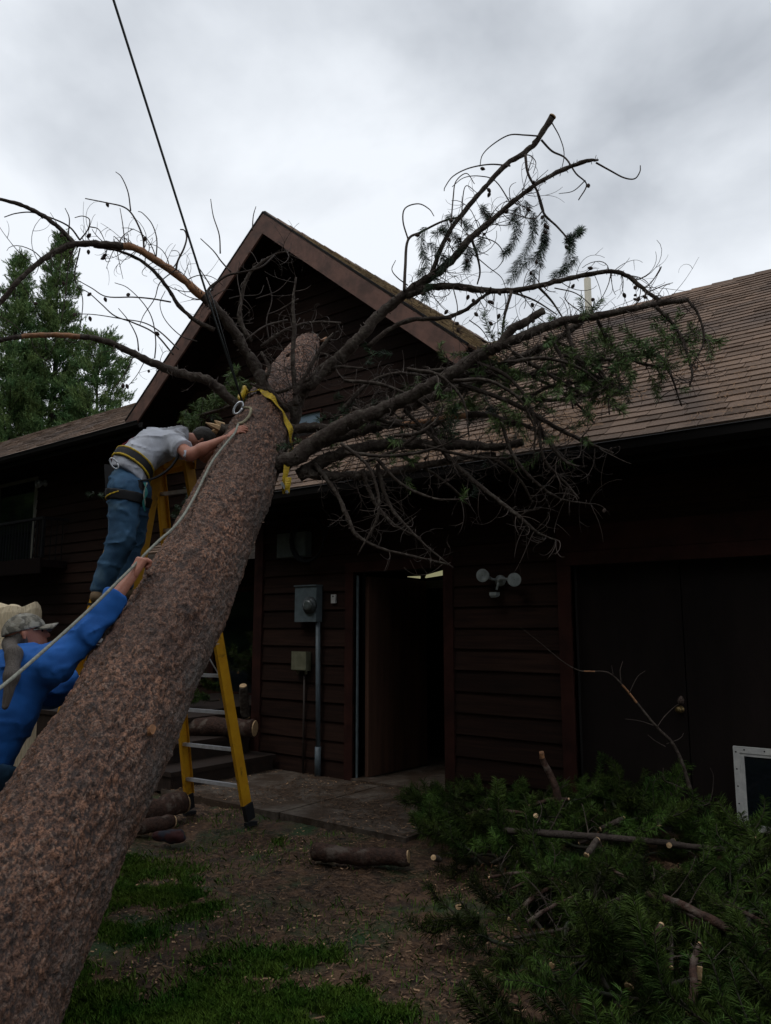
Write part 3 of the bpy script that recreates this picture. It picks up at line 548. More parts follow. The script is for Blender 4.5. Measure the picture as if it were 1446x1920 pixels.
# ---- limbs
def limb(path, m=('limb',), seg=5, n=9, bare=(), rough=.13, name='branch', parent=None):
    """path rows: x, y, distance, half-width in photo pixels"""
    A = np.array([list(at(x, y, d)) + [rp * (.80 if rp > 5 else .92) * d / FPX] for x, y, d, rp in path]); S = spline(A, seg); pts = S[:, :3]; rr = np.maximum(S[:, 3], .0012)
    k = len(pts); jit = (RS.rand(k, 3) - .5) * rr[:, None] * .35; pts2 = pts + jit; rr2 = rr * (1 + (RS.rand(k) - .5) * rough * 2)
    ms = [1 if any(a <= (i + .5) / k <= b for a, b in bare) else 0 for i in range(k)]
    mb = MB(); mb.tube(pts2, rr2, n, ms=ms); ob = mb.build(name, [M['limb'], M['bare']], parent or pine, True); return ob, pts, rr
def frame(d):
    u = nrm(np.cross(d, [.31, .22, .92])); return u, np.cross(d, u)
def curl(mb, p, d, ln, rr, turn, n=8, sides=4, wig=.12):
    """a thin springy twig that bends steadily towards one side; returns its points"""
    d = nrm(d); u, v = frame(d); a = random.uniform(0, 6.28); axn = u * math.cos(a) + v * math.sin(a); pts = [np.array(p)]; st = ln / n; k0 = turn / n
    for i in range(n):
        kk = k0 * (.5 + 1.1 * i / n); R_ = Matrix.Rotation(kk, 3, Vector(axn)); d = np.array(R_ @ Vector(d)); d = nrm(d + (RS.rand(3) - .5) * wig); pts.append(pts[-1] + d * st)
    mb.tube(pts, np.linspace(rr, rr * .45, n + 1), sides); return pts
def needles(pts, dens, ln, wd, spread=.75, name='needle_spray', m='needle', parent=None, taper=True):
    """flat thin needles in a bottle-brush round a shoot"""
    pts = np.array(pts); seg = np.diff(pts, axis=0); L_ = np.linalg.norm(seg, axis=1); tot = L_.sum(); n = max(6, int(dens * tot)); cs = np.concatenate([[0], np.cumsum(L_)])
    s = RS.rand(n) * tot; i = np.clip(np.searchsorted(cs, s) - 1, 0, len(seg) - 1); f = ((s - cs[i]) / L_[i])[:, None]; b = pts[i] + seg[i] * f; d = seg[i] / L_[i][:, None]
    rnd = RS.randn(n, 3); rnd -= d * (rnd * d).sum(1)[:, None]; rnd /= np.linalg.norm(rnd, axis=1)[:, None] + 1e-9
    g = d * (1 - spread * .6) + rnd * spread * (.6 + .5 * RS.rand(n))[:, None]; g /= np.linalg.norm(g, axis=1)[:, None]; l = (ln * (.65 + .5 * RS.rand(n)))[:, None]
    sd_ = np.cross(g, RS.randn(n, 3)); sd_ /= np.linalg.norm(sd_, axis=1)[:, None] + 1e-9; w_ = wd / 2
    mid = b + g * l * .55 + sd_ * 0; tip = b + g * l - np.array([0, 0, .12]) * l
    return np.stack([b - sd_ * w_ * .6, b + sd_ * w_ * .6, mid + sd_ * w_, tip, mid - sd_ * w_], 1)
def needle_mesh(name, arrs, m, parent):
    A = np.concatenate(arrs, 0); n = len(A); V = A.reshape(-1, 3); F = np.arange(n * 5).reshape(n, 5); return link(name, fast_mesh(name, V, F, 5), M[m], parent)
def cone(p, ax, s, parent):
    mb = MB(); ax = nrm(ax); u, v = frame(ax); prof = [(0, .25), (.15, .7), (.35, 1), (.6, .95), (.8, .65), (1, .2)]
    mb.tube([p + ax * a * s * 1.5 for a, _ in prof], [q * s * .5 for _, q in prof], 9)
    for k in range(34):     # open scales
        a = k * 2.4; h = (k + .5) / 34; rr = np.interp(h, [a_ for a_, _ in prof], [q for _, q in prof]) * s * .5; dd = u * math.cos(a) + v * math.sin(a); b = p + ax * h * s * 1.5 + dd * rr * .85; tq = np.cross(ax, dd) * s * .13
        mb.add([b - tq - ax * s * .08, b + tq - ax * s * .08, b + dd * s * .17 + ax * s * .04], [(0, 1, 2)])
    return mb.build('pine_cone', M['cone'], parent)
twcount = 0
def twigs(ob, pts, rr, n, ln, r0=.0036, turn=(.6, 2.6), lo=.1, hi=1.0, second=.5, conep=.05, need=0, bias=None, nm='needle'):
    mb = MB(); NA = []; k = len(pts)
    for _ in range(n):
        f = random.uniform(lo, hi) * (k - 1); i = min(int(f), k - 2); p = pts[i] + (pts[i + 1] - pts[i]) * (f - i); d = nrm(pts[i + 1] - pts[i]); u, v = frame(d); a = random.uniform(0, 6.28); o = u * math.cos(a) + v * math.sin(a)
        dd = o * random.uniform(.7, 1.1) + d * random.uniform(-.1, .7)
        if bias is not None: dd = dd + np.array(bias)
        l = ln * random.uniform(.35, 1.25); q = curl(mb, p, dd, l, r0 * random.uniform(.6, 1.2), random.uniform(*turn), 9)
        if random.random() < conep: CONES.append((q[random.choice((3, 4, 6))], RS.randn(3), random.uniform(.020, .030), ob))
        for _2 in range(2):
            if random.random() < second:
                j = random.randint(3, 7); d3 = nrm(q[j + 1] - q[j]); u, v = frame(d3); a = random.uniform(0, 6.28); curl(mb, q[j], d3 * .6 + u * math.cos(a) + v * math.sin(a), l * random.uniform(.25, .6), r0 * .55, random.uniform(*turn), 7, 3)
        if random.random() < need: NA.append(needles(q[3:], 600, .055, .0042))
    # short broken spurs
    for _ in range(n):
        f = random.uniform(0, 1) * (k - 1); i = min(int(f), k - 2); p = pts[i]; d = nrm(pts[i + 1] - pts[i]); u, v = frame(d); a = random.uniform(0, 6.28); o = u * math.cos(a) + v * math.sin(a); mb.tube([p, p + (o + d * .3) * (rr[i] + random.uniform(.006, .03))], [max(.0025, rr[i] * .25), .002], 5)
    mb.build('twig_spray', M['twig'], ob, True)
    if NA: needle_mesh('needle_spray', NA, nm, ob)
CONES = []
def fine(rows, r=1.2, ob=None, n=6):      # traced thin twigs: lists of (x, y) at one distance, half-width r px
    mb = MB()
    for row in rows:
        d = row[0]; rp = row[1]; A = np.array([at(x, y, d + .05 * math.sin(x * .05)) for x, y in row[2:]]); S = spline(A, n); mb.tube(S, np.linspace(rp, rp * .5, len(S)) * d / FPX, 5)
    return mb.build('twig_spray', M['twig'], ob, True)

L1, p, r = limb([(500, 765, 6.15, 17), (492, 720, 6.1, 15), (478, 685, 6.1, 15), (458, 655, 6.05, 14), (440, 622, 6.0, 13), (415, 590, 5.95, 12), (392, 566, 5.9, 11), (350, 530, 5.85, 10), (300, 492, 5.8, 9.5), (250, 465, 5.75, 9.5), (200, 459, 5.7, 9), (140, 458, 5.65, 8), (95, 478, 5.6, 7), (50, 511, 5.5, 6), (0, 567, 5.45, 5), (-60, 640, 5.4, 3)], bare=((.42, .62),), seg=6)
twigs(L1, p, r, 60, .38, r0=.0044, lo=.35, hi=.95, conep=.16, bias=(0, 0, -.1))
s, p2, r2 = limb([(140, 458, 5.65, 6.5), (122, 438, 5.63, 6), (100, 418, 5.6, 5.5), (80, 404, 5.6, 5), (50, 388, 5.55, 4.5), (20, 378, 5.5, 4), (-20, 370, 5.5, 3)], parent=L1, name='side_branch')
s2, p3, r3 = limb([(402, 618, 5.95, 5), (365, 600, 5.9, 4.5), (335, 572, 5.88, 4.5), (318, 545, 5.85, 4), (292, 512, 5.8, 4), (262, 487, 5.8, 3.5), (222, 470, 5.78, 3), (175, 463, 5.7, 2)], parent=L1, name='side_branch')
fine([(5.85, 2.2, (270, 470), (267, 442), (250, 405), (232, 388), (200, 380), (160, 372)), (5.85, 1.5, (245, 395), (240, 360), (228, 332), (217, 322)), (5.85, 1.3, (235, 462), (230, 420), (225, 390)),
      (5.85, 1.5, (292, 490), (294, 450), (285, 420), (268, 400), (259, 396)), (5.85, 2.4, (330, 508), (333, 490), (345, 465), (350, 445), (346, 432), (338, 430)),
      (5.9, 1.8, (433, 510), (415, 490), (400, 470), (376, 447)), (5.9, 1.6, (413, 475), (411, 440), (400, 405), (395, 373)), (5.9, 1.4, (473, 432), (475, 405), (480, 387)),
      (5.9, 3.2, (383, 560), (393, 540), (412, 525), (430, 515), (455, 510), (490, 500), (515, 478)), (5.9, 1.6, (400, 545), (385, 520), (372, 500)),
      (5.7, 1.6, (150, 450), (165, 430), (168, 412), (155, 405), (140, 408)), (5.7, 1.4, (168, 425), (185, 430), (197, 452)), (5.7, 1.5, (128, 440), (130, 410), (122, 390)),
      (5.7, 2.0, (150, 450), (130, 425), (95, 408), (60, 398), (30, 400), (8, 407)), (5.8, 1.8, (320, 566), (285, 560), (250, 557), (200, 556), (172, 540), (145, 525)), (5.8, 1.6, (335, 655), (300, 622), (270, 605), (230, 598), (180, 590), (140, 588)),
      (5.8, 1.8, (325, 665), (290, 625), (250, 605), (215, 592), (190, 570), (165, 548), (143, 538)), (5.8, 1.5, (260, 658), (256, 630), (240, 600), (222, 578)), (5.8, 1.4, (290, 672), (292, 640), (286, 600), (270, 570), (240, 540), (215, 530)),
      (5.8, 1.5, (250, 668), (235, 700), (212, 730)), (5.75, 1.5, (140, 460), (128, 500), (122, 560), (115, 600)), (5.75, 1.5, (150, 465), (140, 520), (155, 560), (150, 620)),
      (5.8, 1.3, (330, 505), (300, 530), (290, 560), (270, 590), (262, 610)), (5.8, 1.2, (370, 640), (340, 630), (310, 600), (300, 570), (310, 545)), (6.1, 2.2, (540, 600), (500, 610), (470, 630), (450, 648)), (6.1, 1.5, (560, 560), (525, 580), (500, 590)),
      (6.1, 1.5, (450, 590), (452, 560), (445, 520), (450, 490)), (6.1, 1.5, (505, 640), (500, 600), (510, 560), (500, 520)), (6.1, 1.3, (480, 560), (520, 545), (545, 520)), (6.1, 1.3, (430, 560), (450, 555), (485, 552), (495, 535))], ob=L1)
for (x, y) in ((78, 401), (200, 379), (130, 470), (166, 468), (272, 443), (171, 549), (196, 557), (243, 551), (168, 593), (292, 622), (231, 719), (237, 720), (142, 588), (118, 527)): CONES.append((at(x, y, 5.8), np.array([.2, .1, -1]) + RS.randn(3) * .5, .027, L1))
L2, p, r = limb([(478, 785, 5.95, 14), (440, 757, 5.9, 13), (403, 722, 5.85, 12), (385, 711, 5.8, 12), (345, 702, 5.8, 10.5), (310, 690, 5.75, 10), (260, 668, 5.7, 9), (205, 641, 5.65, 8), (150, 631, 5.6, 7), (85, 628, 5.55, 6.5), (40, 631, 5.5, 6), (0, 637, 5.45, 5.5), (-60, 650, 5.4, 4)], bare=((.66, .82),), seg=6)
twigs(L2, p, r, 24, .32, lo=.25, hi=.95, conep=.1)
R1, p, r = limb([(545, 800, 6.15, 18), (560, 745, 6.1, 17), (595, 705, 6.1, 17), (645, 665, 6.05, 16), (678, 628, 6.0, 14), (715, 587, 6.0, 13), (757, 553, 5.95, 12), (800, 525, 5.9, 10.5), (845, 490, 5.85, 9.5), (882, 448, 5.8, 8.5), (920, 415, 5.8, 7.5), (962, 378, 5.75, 6.5), (1010, 342, 5.7, 5.5), (1060, 316, 5.7, 5), (1100, 302, 5.65, 4.5), (1122, 300, 5.65, 2)], seg=6)
twigs(R1, p, r, 80, .38, r0=.0044, lo=.4, hi=.78, conep=.10)
s, q, r2 = limb([(805, 528, 5.9, 5), (822, 478, 5.88, 5), (845, 430, 5.86, 5), (880, 385, 5.85, 5), (915, 345, 5.82, 6), (950, 308, 5.8, 6.5), (985, 285, 5.8, 7), (1008, 262, 5.78, 7.5), (1036, 219, 5.75, 8)], parent=R1, name='side_branch')
mb = MB(); ce = at(1036.5, 218, 5.74); mb.lathe(ce, q[-1] - q[-2], [(-.004, .030), (.004, .029), (.005, 0)], 16); mb.build('cut_end', M['pale'], s)
fine([(5.75, 2, (1118, 305), (1145, 320), (1170, 333), (1190, 335), (1200, 322), (1201, 310)), (5.75, 1.8, (1012, 255), (985, 253), (955, 253), (925, 270), (905, 290), (900, 312)), (5.75, 1.4, (1035, 230), (1050, 258), (1058, 290), (1050, 330)),
      (5.75, 2.4, (1015, 262), (1035, 283), (1060, 296), (1080, 325), (1100, 346), (1085, 375)), (5.75, 1.2, (1098, 338), (1075, 358), (1048, 363)), (5.8, 1.7, (957, 311), (920, 308), (880, 315), (850, 330), (835, 350), (833, 358)),
      (5.8, 3.2, (985, 290), (990, 325), (1008, 360), (1018, 390), (1020, 400)), (5.8, 2.8, (1008, 360), (1020, 400), (1045, 425), (1065, 450), (1068, 475)), (5.8, 1.3, (980, 290), (995, 292), (1005, 305), (1000, 325)),
      (5.85, 1.6, (845, 430), (850, 370), (855, 340), (875, 325), (890, 345)), (5.85, 1.4, (865, 425), (868, 370), (875, 348), (895, 362)), (5.9, 3.5, (758, 545), (760, 500), (765, 450), (790, 435), (830, 415), (870, 405)), (5.9, 1.8, (766, 450), (756, 415), (760, 390), (785, 382), (805, 392), (814, 405)),
      (5.9, 1.4, (765, 535), (745, 520), (735, 505), (742, 488)), (5.9, 3.0, (885, 450), (895, 480), (900, 510), (895, 533)), (5.8, 1.5, (1018, 395), (1000, 410), (960, 400), (930, 395)), (5.8, 1.4, (960, 385), (930, 340), (900, 330), (870, 333), (848, 350)),
      (5.85, 1.3, (890, 440), (930, 455), (945, 480), (935, 500), (920, 510)), (5.85, 1.2, (880, 470), (915, 500), (940, 520), (950, 545))], ob=R1)
NA = []
for row in (((845, 400), (835, 425), (815, 440)), ((800, 425), (790, 445), (795, 480)), ((820, 430), (850, 440), (865, 470)), ((850, 480), (830, 500), (812, 525)), ((875, 455), (878, 480), (874, 505)), ((965, 400), (970, 430), (962, 455), (945, 478)), ((1000, 400), (1000, 440), (985, 475), (960, 510)),
            ((1020, 400), (1022, 440), (1015, 470), (985, 495), (955, 530)), ((1068, 440), (1070, 470), (1060, 500), (1035, 520)), ((1060, 455), (1080, 440), (1090, 430)), ((905, 385), (910, 400), (920, 410)), ((810, 530), (800, 550), (795, 565)), ((800, 455), (820, 470), (835, 490)), ((1005, 505), (998, 520), (995, 530)), ((985, 375), (992, 400)), ((905, 445), (900, 460), (890, 475)), ((1022, 430), (1020, 455), (1010, 500)), ((975, 385), (960, 410), (955, 420)),
            ((1085, 480), (1070, 500), (1050, 515)), ((790, 470), (800, 500), (785, 515)), ((840, 410), (870, 415), (880, 430))):
    S = spline(np.array([at(x, y, 5.82 + random.uniform(-.1, .1)) for x, y in row]), 5); NA.append(needles(S, 1250, .066, .0024, .8))
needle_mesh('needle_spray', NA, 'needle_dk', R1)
for (x, y) in ((901, 315), (914, 353), (919, 360), (1103, 345), (843, 413), (778, 441), (987, 391), (1018, 405), (1022, 418), (1020, 432), (1060, 460), (839, 446), (948, 400), (874, 487), (1024, 423)): CONES.append((at(x, y, 5.78), np.array([.2, .1, -.6]) + RS.randn(3) * .6, .029, R1))
R2, p, r = limb([(762, 556, 5.95, 9), (800, 540, 5.9, 9), (850, 536, 5.85, 8.5), (900, 543, 5.8, 8), (950, 545, 5.75, 7), (1000, 538, 5.7, 6.5), (1050, 526, 5.7, 6), (1100, 515, 5.65, 6), (1145, 509, 5.6, 5.5), (1178, 518, 5.6, 5), (1205, 540, 5.55, 4.5), (1235, 562, 5.5, 4)])
twigs(R2, p, r, 60, .36, r0=.0044, lo=.05, hi=1, conep=.22, bias=(0, 0, -.35))
s, q, r2 = limb([(690, 650, 6.0, 6), (730, 618, 5.98, 5.5), (770, 600, 5.95, 5), (830, 596, 5.9, 4.5), (870, 583, 5.85, 4.5), (900, 560, 5.8, 4), (925, 545, 5.8, 3)], parent=R2, name='side_branch')
fine([(5.75, 3.5, (960, 545), (945, 600), (942, 650)), (5.75, 3, (1010, 538), (1035, 565), (1058, 600)), (5.75, 2.5, (950, 545), (1000, 562), (1045, 590)), (5.7, 1.4, (1040, 540), (1080, 550), (1110, 575), (1112, 590)), (5.7, 1.3, (1230, 560), (1210, 575), (1150, 590), (1130, 600)), (5.7, 1.3, (1205, 545), (1225, 525), (1240, 500), (1235, 512), (1220, 530)), (5.7, 1.3, (1215, 548), (1245, 535), (1262, 530)), (5.7, 1.3, (1090, 585), (1060, 560), (1070, 530)), (5.7, 1.2, (850, 540), (858, 580), (850, 620), (880, 660)), (5.7, 1.2, (880, 600), (905, 620), (930, 660), (960, 680))], ob=R2)
for (x, y) in ((879, 553), (887, 562), (840, 581), (842, 592), (890, 586), (917, 603), (855, 607), (859, 614), (937, 588), (934, 545), (903, 542), (1112, 562), (1111, 583), (1161, 576), (1198, 556), (1190, 537), (1001, 600), (997, 568)): CONES.append((at(x, y, 5.75), np.array([.2, .1, -.8]) + RS.randn(3) * .5, .029, R2))
R3, p, r = limb([(505, 878, 5.75, 18), (545, 862, 5.7, 20), (585, 835, 5.7, 20), (630, 805, 5.65, 19), (685, 780, 5.6, 18), (740, 757, 5.6, 17), (800, 727, 5.55, 16), (850, 697, 5.5, 15), (890, 670, 5.5, 15), (940, 648, 5.45, 13), (1000, 622, 5.4, 11.5), (1060, 601, 5.4, 10.5), (1120, 592, 5.35, 9.5), (1180, 580, 5.3, 8), (1240, 568, 5.3, 7), (1292, 562, 5.25, 5)], seg=6)
twigs(R3, p, r, 95, .34, lo=.3, hi=.98, conep=.06, need=.05, bias=(0, 0, -.25), nm='needle_roof')
s, q, r2 = limb([(930, 655, 5.45, 11), (955, 622, 5.42, 11), (985, 603, 5.4, 10), (1018, 582, 5.38, 9)], parent=R3, name='side_branch'); twigs(s, q, r2, 4, .2)
s, q, r2 = limb([(760, 765, 5.8, 14), (800, 748, 5.8, 13), (850, 733, 5.8, 13), (895, 718, 5.75, 12), (920, 700, 5.7, 10.5), (960, 678, 5.7, 10.5), (1010, 655, 5.65, 9.5), (1060, 626, 5.6, 9), (1095, 598, 5.55, 8)]); twigs(s, q, r2, 80, .36, conep=.05, need=.22, bias=(0, 0, -.2), nm='needle_roof')
Ls = []
for path, bare, nt_, need in (
    ([(560, 890, 5.8, 15), (600, 868, 5.8, 15), (650, 846, 5.75, 14), (700, 836, 5.75, 14), (760, 834, 5.7, 13), (820, 834, 5.7, 13), (880, 836, 5.65, 11), (930, 838, 5.6, 9), (980, 830, 5.55, 10)], (), 26, .1),
    ([(520, 870, 5.85, 13), (570, 850, 5.85, 13), (620, 825, 5.85, 12), (670, 810, 5.8, 12), (720, 797, 5.8, 11), (762, 795, 5.78, 9)], (), 22, .15),
    ([(750, 798, 5.75, 6), (780, 793, 5.75, 8), (820, 787, 5.7, 8), (870, 779, 5.7, 8), (910, 778, 5.65, 8), (950, 790, 5.6, 7), (990, 800, 5.55, 5.5), (1020, 820, 5.5, 4), (1060, 860, 5.5, 3)], ((0, .38),), 20, .1),
    ([(560, 885, 5.8, 14), (610, 892, 5.78, 12), (660, 893, 5.75, 12), (720, 888, 5.72, 11), (790, 873, 5.7, 9), (850, 862, 5.7, 7.5), (930, 852, 5.65, 7)], (), 24, .05),
    ([(545, 805, 6.0, 12), (590, 802, 6.0, 12), (640, 802, 5.95, 10), (700, 792, 5.9, 8), (740, 770, 5.9, 6)], (), 10, .3),
    ([(575, 730, 6.0, 10), (605, 700, 6.0, 10.5), (628, 672, 5.98, 10)], (), 2, 0),
    ([(555, 760, 5.9, 6.5), (552, 715, 5.88, 6), (549, 670, 5.85, 5.5), (552, 620, 5.85, 5), (549, 570, 5.85, 3.5), (555, 520, 5.9, 2)], (), 12, 0),
    ([(552, 740, 5.88, 5), (575, 700, 5.9, 4.5), (600, 655, 5.9, 4), (625, 625, 5.9, 2.5)], (), 6, 0),
    ([(470, 720, 6.1, 3), (520, 735, 6.0, 4), (560, 720, 6.0, 4), (620, 690, 6.0, 3.5), (680, 690, 6.0, 2.5)], (), 12, .0),
    ([(490, 650, 6.1, 4), (530, 622, 6.1, 3.5), (580, 605, 6.1, 3), (640, 606, 6.1, 2.5)], (), 10, 0),
    ([(470, 640, 6.1, 5), (450, 600, 6.1, 5), (455, 550, 6.1, 4), (470, 510, 6.1, 3.5), (510, 480, 6.1, 2.5), (540, 470, 6.1, 1.5)], (), 12, 0),
    ([(590, 870, 5.75, 6), (628, 920, 5.7, 5.5), (650, 965, 5.65, 5), (668, 1003, 5.6, 4.5), (710, 1027, 5.6, 3.5), (760, 1040, 5.6, 3), (840, 1058, 5.6, 2)], (), 7, 0),
    ([(680, 880, 5.7, 5), (690, 915, 5.7, 4.5), (708, 950, 5.65, 4), (740, 985, 5.6, 3.5), (790, 1010, 5.6, 2.5)], (), 8, 0),
    ([(708, 870, 5.7, 4.5), (718, 915, 5.7, 4.5), (735, 955, 5.65, 4), (760, 985, 5.6, 3.5), (800, 1025, 5.6, 2.5), (850, 1065, 5.6, 1.5)], (), 8, 0),
    ([(800, 795, 5.7, 7), (835, 850, 5.65, 7), (880, 895, 5.6, 6.5), (930, 935, 5.55, 5.5), (975, 970, 5.5, 4.5), (1010, 1000, 5.5, 3), (1050, 1015, 5.5, 1.5)], (), 20, 0),
    ([(860, 720, 5.6, 5), (920, 740, 5.55, 5), (980, 765, 5.5, 5), (1040, 800, 5.45, 4.5), (1100, 830, 5.4, 4), (1150, 850, 5.35, 3)], (), 20, .15),
    ([(940, 790, 5.5, 4), (960, 850, 5.5, 4), (1000, 900, 5.5, 3.5), (1050, 935, 5.5, 2.5), (1110, 945, 5.5, 1.5)], (), 12, 0),
    ([(1010, 790, 5.45, 4), (1020, 860, 5.45, 3.5), (1060, 905, 5.45, 3), (1085, 935, 5.4, 2)], (), 8, 0),
    ([(985, 750, 5.5, 4), (1030, 830, 5.45, 4), (1060, 865, 5.4, 3.5), (1085, 875, 5.4, 2.5)], (), 9, 0),
    ([(1060, 605, 5.4, 5), (1080, 670, 5.4, 4.5), (1110, 700, 5.4, 4), (1150, 720, 5.35, 3)], (), 16, .3),
    ([(960, 660, 5.4, 5), (1010, 690, 5.4, 4.5), (1060, 720, 5.35, 4), (1100, 745, 5.3, 3)], (), 16, .25),
    ([(1230, 575, 5.3, 4.5), (1265, 610, 5.3, 4), (1285, 650, 5.25, 3.5), (1298, 700, 5.25, 2.5), (1293, 725, 5.25, 1.5)], (), 12, .2),
    ([(1120, 600, 5.4, 4.5), (1150, 650, 5.4, 4), (1200, 680, 5.35, 3.5), (1260, 690, 5.3, 2)], (), 14, .5),
    ([(640, 790, 5.9, 6), (700, 760, 5.9, 6), (760, 745, 5.9, 5), (830, 705, 5.9, 4)], (), 16, .15),
    ([(600, 820, 6.0, 5), (650, 760, 6.0, 5), (690, 720, 6.0, 4.5), (740, 700, 6.0, 3.5), (800, 705, 6.0, 2)], (), 16, .05),
    ([(540, 770, 6.0, 5), (500, 720, 6.0, 4.5), (505, 690, 6.0, 4), (490, 660, 6.05, 3)], (), 6, 0),
    ([(1290, 563, 5.25, 3), (1310, 590, 5.25, 3), (1320, 640, 5.25, 2), (1300, 680, 5.25, 1.3)], (), 8, .3)):
    s, q, r2 = limb(path, bare=bare); Ls.append(s)
    twigs(s, q, r2, int(nt_ * 2.3), .30, need=need, conep=.02, turn=(.4, 2.2), bias=(0, 0, -.15), nm='needle_roof')
# jagged stub with fresh yellow wood beside the climber's hand
s, q, r2 = limb([(475, 835, 5.95, 20), (440, 815, 5.9, 19), (412, 803, 5.85, 18)]); mb = MB()
c0 = q[-1]; dd = nrm(q[-1] - q[-2]); u, v = frame(dd)
for (a, l, rr) in ((0, .10, .03), (1.6, .05, .03), (3.0, .12, .028), (4.5, .06, .03)):
    o = (u * math.cos(a) + v * math.sin(a)) * .028; mb.tube([c0 + o - dd * .02, c0 + o * 1.1 + dd * l * .5, c0 + o * 1.5 + dd * l], [rr, rr * .7, .004], 5)
mb.build('splinter', M['pale'], s)
# foliage that hangs on the roof side and behind the climber
def tuft_area(ob, polys, n, m, d, ln=.055, dens=650, sz=30, wd=.0048, droop=1):
    NA = []; mb = MB()
    for (cx, cy, rx, ry) in polys:
        for _ in range(max(1, int(n * rx * ry / 1600))):
            a = random.uniform(0, 6.28); q = math.sqrt(random.random()); x, y = cx + rx * q * math.cos(a), cy + ry * q * math.sin(a); a2 = random.uniform(0, 6.28); dd = d + random.uniform(-.15, .15)
            L_ = sz * random.uniform(.6, 1.3); p0 = at(x, y, dd); p2_ = at(x + L_ * math.cos(a2), y + L_ * math.sin(a2) * .8 + droop * 8, dd + random.uniform(-.1, .1)); S = spline(np.array([p0, (p0 + p2_) / 2 + RS.randn(3) * .015, p2_]), 4)
            NA.append(needles(S, dens, ln, wd * .8, .8)); mb.tube(S, .003, 4)
    needle_mesh('needle_spray', NA, m, ob); mb.build('twig_spray', M['twig'], ob)
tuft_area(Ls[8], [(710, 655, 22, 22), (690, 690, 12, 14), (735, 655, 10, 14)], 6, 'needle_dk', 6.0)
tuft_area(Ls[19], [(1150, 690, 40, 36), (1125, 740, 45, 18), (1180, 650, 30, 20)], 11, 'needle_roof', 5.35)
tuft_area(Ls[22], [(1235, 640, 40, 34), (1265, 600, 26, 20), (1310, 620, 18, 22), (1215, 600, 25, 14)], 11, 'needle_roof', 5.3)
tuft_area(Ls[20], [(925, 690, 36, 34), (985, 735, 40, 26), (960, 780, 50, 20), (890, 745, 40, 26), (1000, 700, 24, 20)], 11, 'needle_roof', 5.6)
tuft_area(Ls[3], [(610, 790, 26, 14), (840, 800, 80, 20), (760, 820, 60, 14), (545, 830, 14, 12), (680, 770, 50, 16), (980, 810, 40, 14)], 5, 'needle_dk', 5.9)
bk = limb([(500, 790, 6.3, 5), (450, 760, 6.5, 4), (410, 770, 6.6, 4), (370, 780, 6.6, 3)])[0]
tuft_area(bk, [(400, 748, 26, 28), (372, 775, 26, 22), (445, 712, 18, 24), (425, 735, 20, 22)], 34, 'needle_roof', 6.7, ln=.065, sz=20, wd=.004)
tuft_area(bk, [(385, 790, 30, 14), (345, 920, 18, 50), (325, 975, 14, 30), (178, 920, 18, 16)], 14, 'needle_dk', 6.75, ln=.05, sz=16, wd=.004)
# the tangle of broken side limbs over the eave, and the one on the roof
for k in range(24):
    x = random.uniform(590, 1040); y = random.uniform(700, 890) - .12 * (x - 600); d = random.uniform(5.5, 6.0) - (x - 600) * .0007; a = random.choice((random.uniform(-.7, .1), random.uniform(-.2, .9))); L_ = random.uniform(110, 260); b = random.uniform(-.5, .7)
    s, q, r2 = limb([(x, y, d, 4.2), (x + L_ * .35 * math.cos(a), y + L_ * .35 * math.sin(a), d - .03, 3.8), (x + L_ * .7 * math.cos(a + b * .5), y + L_ * .7 * math.sin(a + b * .5), d - .06, 3), (x + L_ * math.cos(a + b), y + L_ * math.sin(a + b), d - .05, 1.6)], n=6, name='side_branch', parent=Ls[k % 6])
    twigs(s, q, r2, 9, .26, need=.14, conep=.03, turn=(.4, 2.4), nm='needle_dk' if k % 2 else 'needle_roof')
for k in range(7):
    x = random.uniform(1010, 1230); y = random.uniform(600, 720); d = random.uniform(5.25, 5.5); a = random.uniform(-.1, 1.2); L_ = random.uniform(70, 150); b = random.uniform(-.2, .8)
    s, q, r2 = limb([(x, y, d, 3.6), (x + L_ * .5 * math.cos(a), y + L_ * .5 * math.sin(a), d - .03, 3), (x + L_ * math.cos(a + b), y + L_ * math.sin(a + b), d - .05, 1.5)], n=6, name='side_branch', parent=Ls[19 + k % 4])
    twigs(s, q, r2, 14, .24, need=.25, conep=.03, turn=(.4, 2.4), nm='needle_roof')
tuft_area(Ls[2], [(700, 770, 70, 26), (850, 800, 90, 26), (950, 770, 60, 30), (620, 760, 30, 22), (1030, 770, 40, 22), (900, 710, 40, 26)], 5, 'needle_dk', 6.0)
for (p, axx, sz, ob) in CONES[:96]: cone(np.array(p), axx, sz, ob)

# ================================================================== RIGGING
def ribbon(path, wdir, wd, th, name, m, parent=None, sp=6):
    S = spline(np.array(path, float), sp); Wd = spline(np.array(wdir, float), sp); mb = MB(); k = len(S); V = []
    for i in range(k):
        d = nrm(S[min(i + 1, k - 1)] - S[max(i - 1, 0)]); w_ = nrm(Wd[i] - d * (Wd[i] @ d)) * wd / 2; n = np.cross(d, nrm(w_)) * th / 2; V += [S[i] - w_ - n, S[i] + w_ - n, S[i] + w_ + n, S[i] - w_ + n]
    F = [(0, 3, 2, 1), (4 * k - 4, 4 * k - 3, 4 * k - 2, 4 * k - 1)]
    for i in range(k - 1):
        for j in range(4): F.append((4 * i + j, 4 * i + (j + 1) % 4, 4 * i + 4 + (j + 1) % 4, 4 * i + 4 + j))
    mb.add(V, F); return mb.build(name, m, parent)
def ringpt(t_, ang, off): d = TU * math.sin(ang) + TV * math.cos(ang); return taxis(t_) + d * (float(trad(t_)) + off), d
strap = thing('tow_strap', 'yellow webbing strap wrapped around the leaning trunk with its loose end hanging', 'strap', tuple(taxis(1.0)))
pts, wd_ = [], []
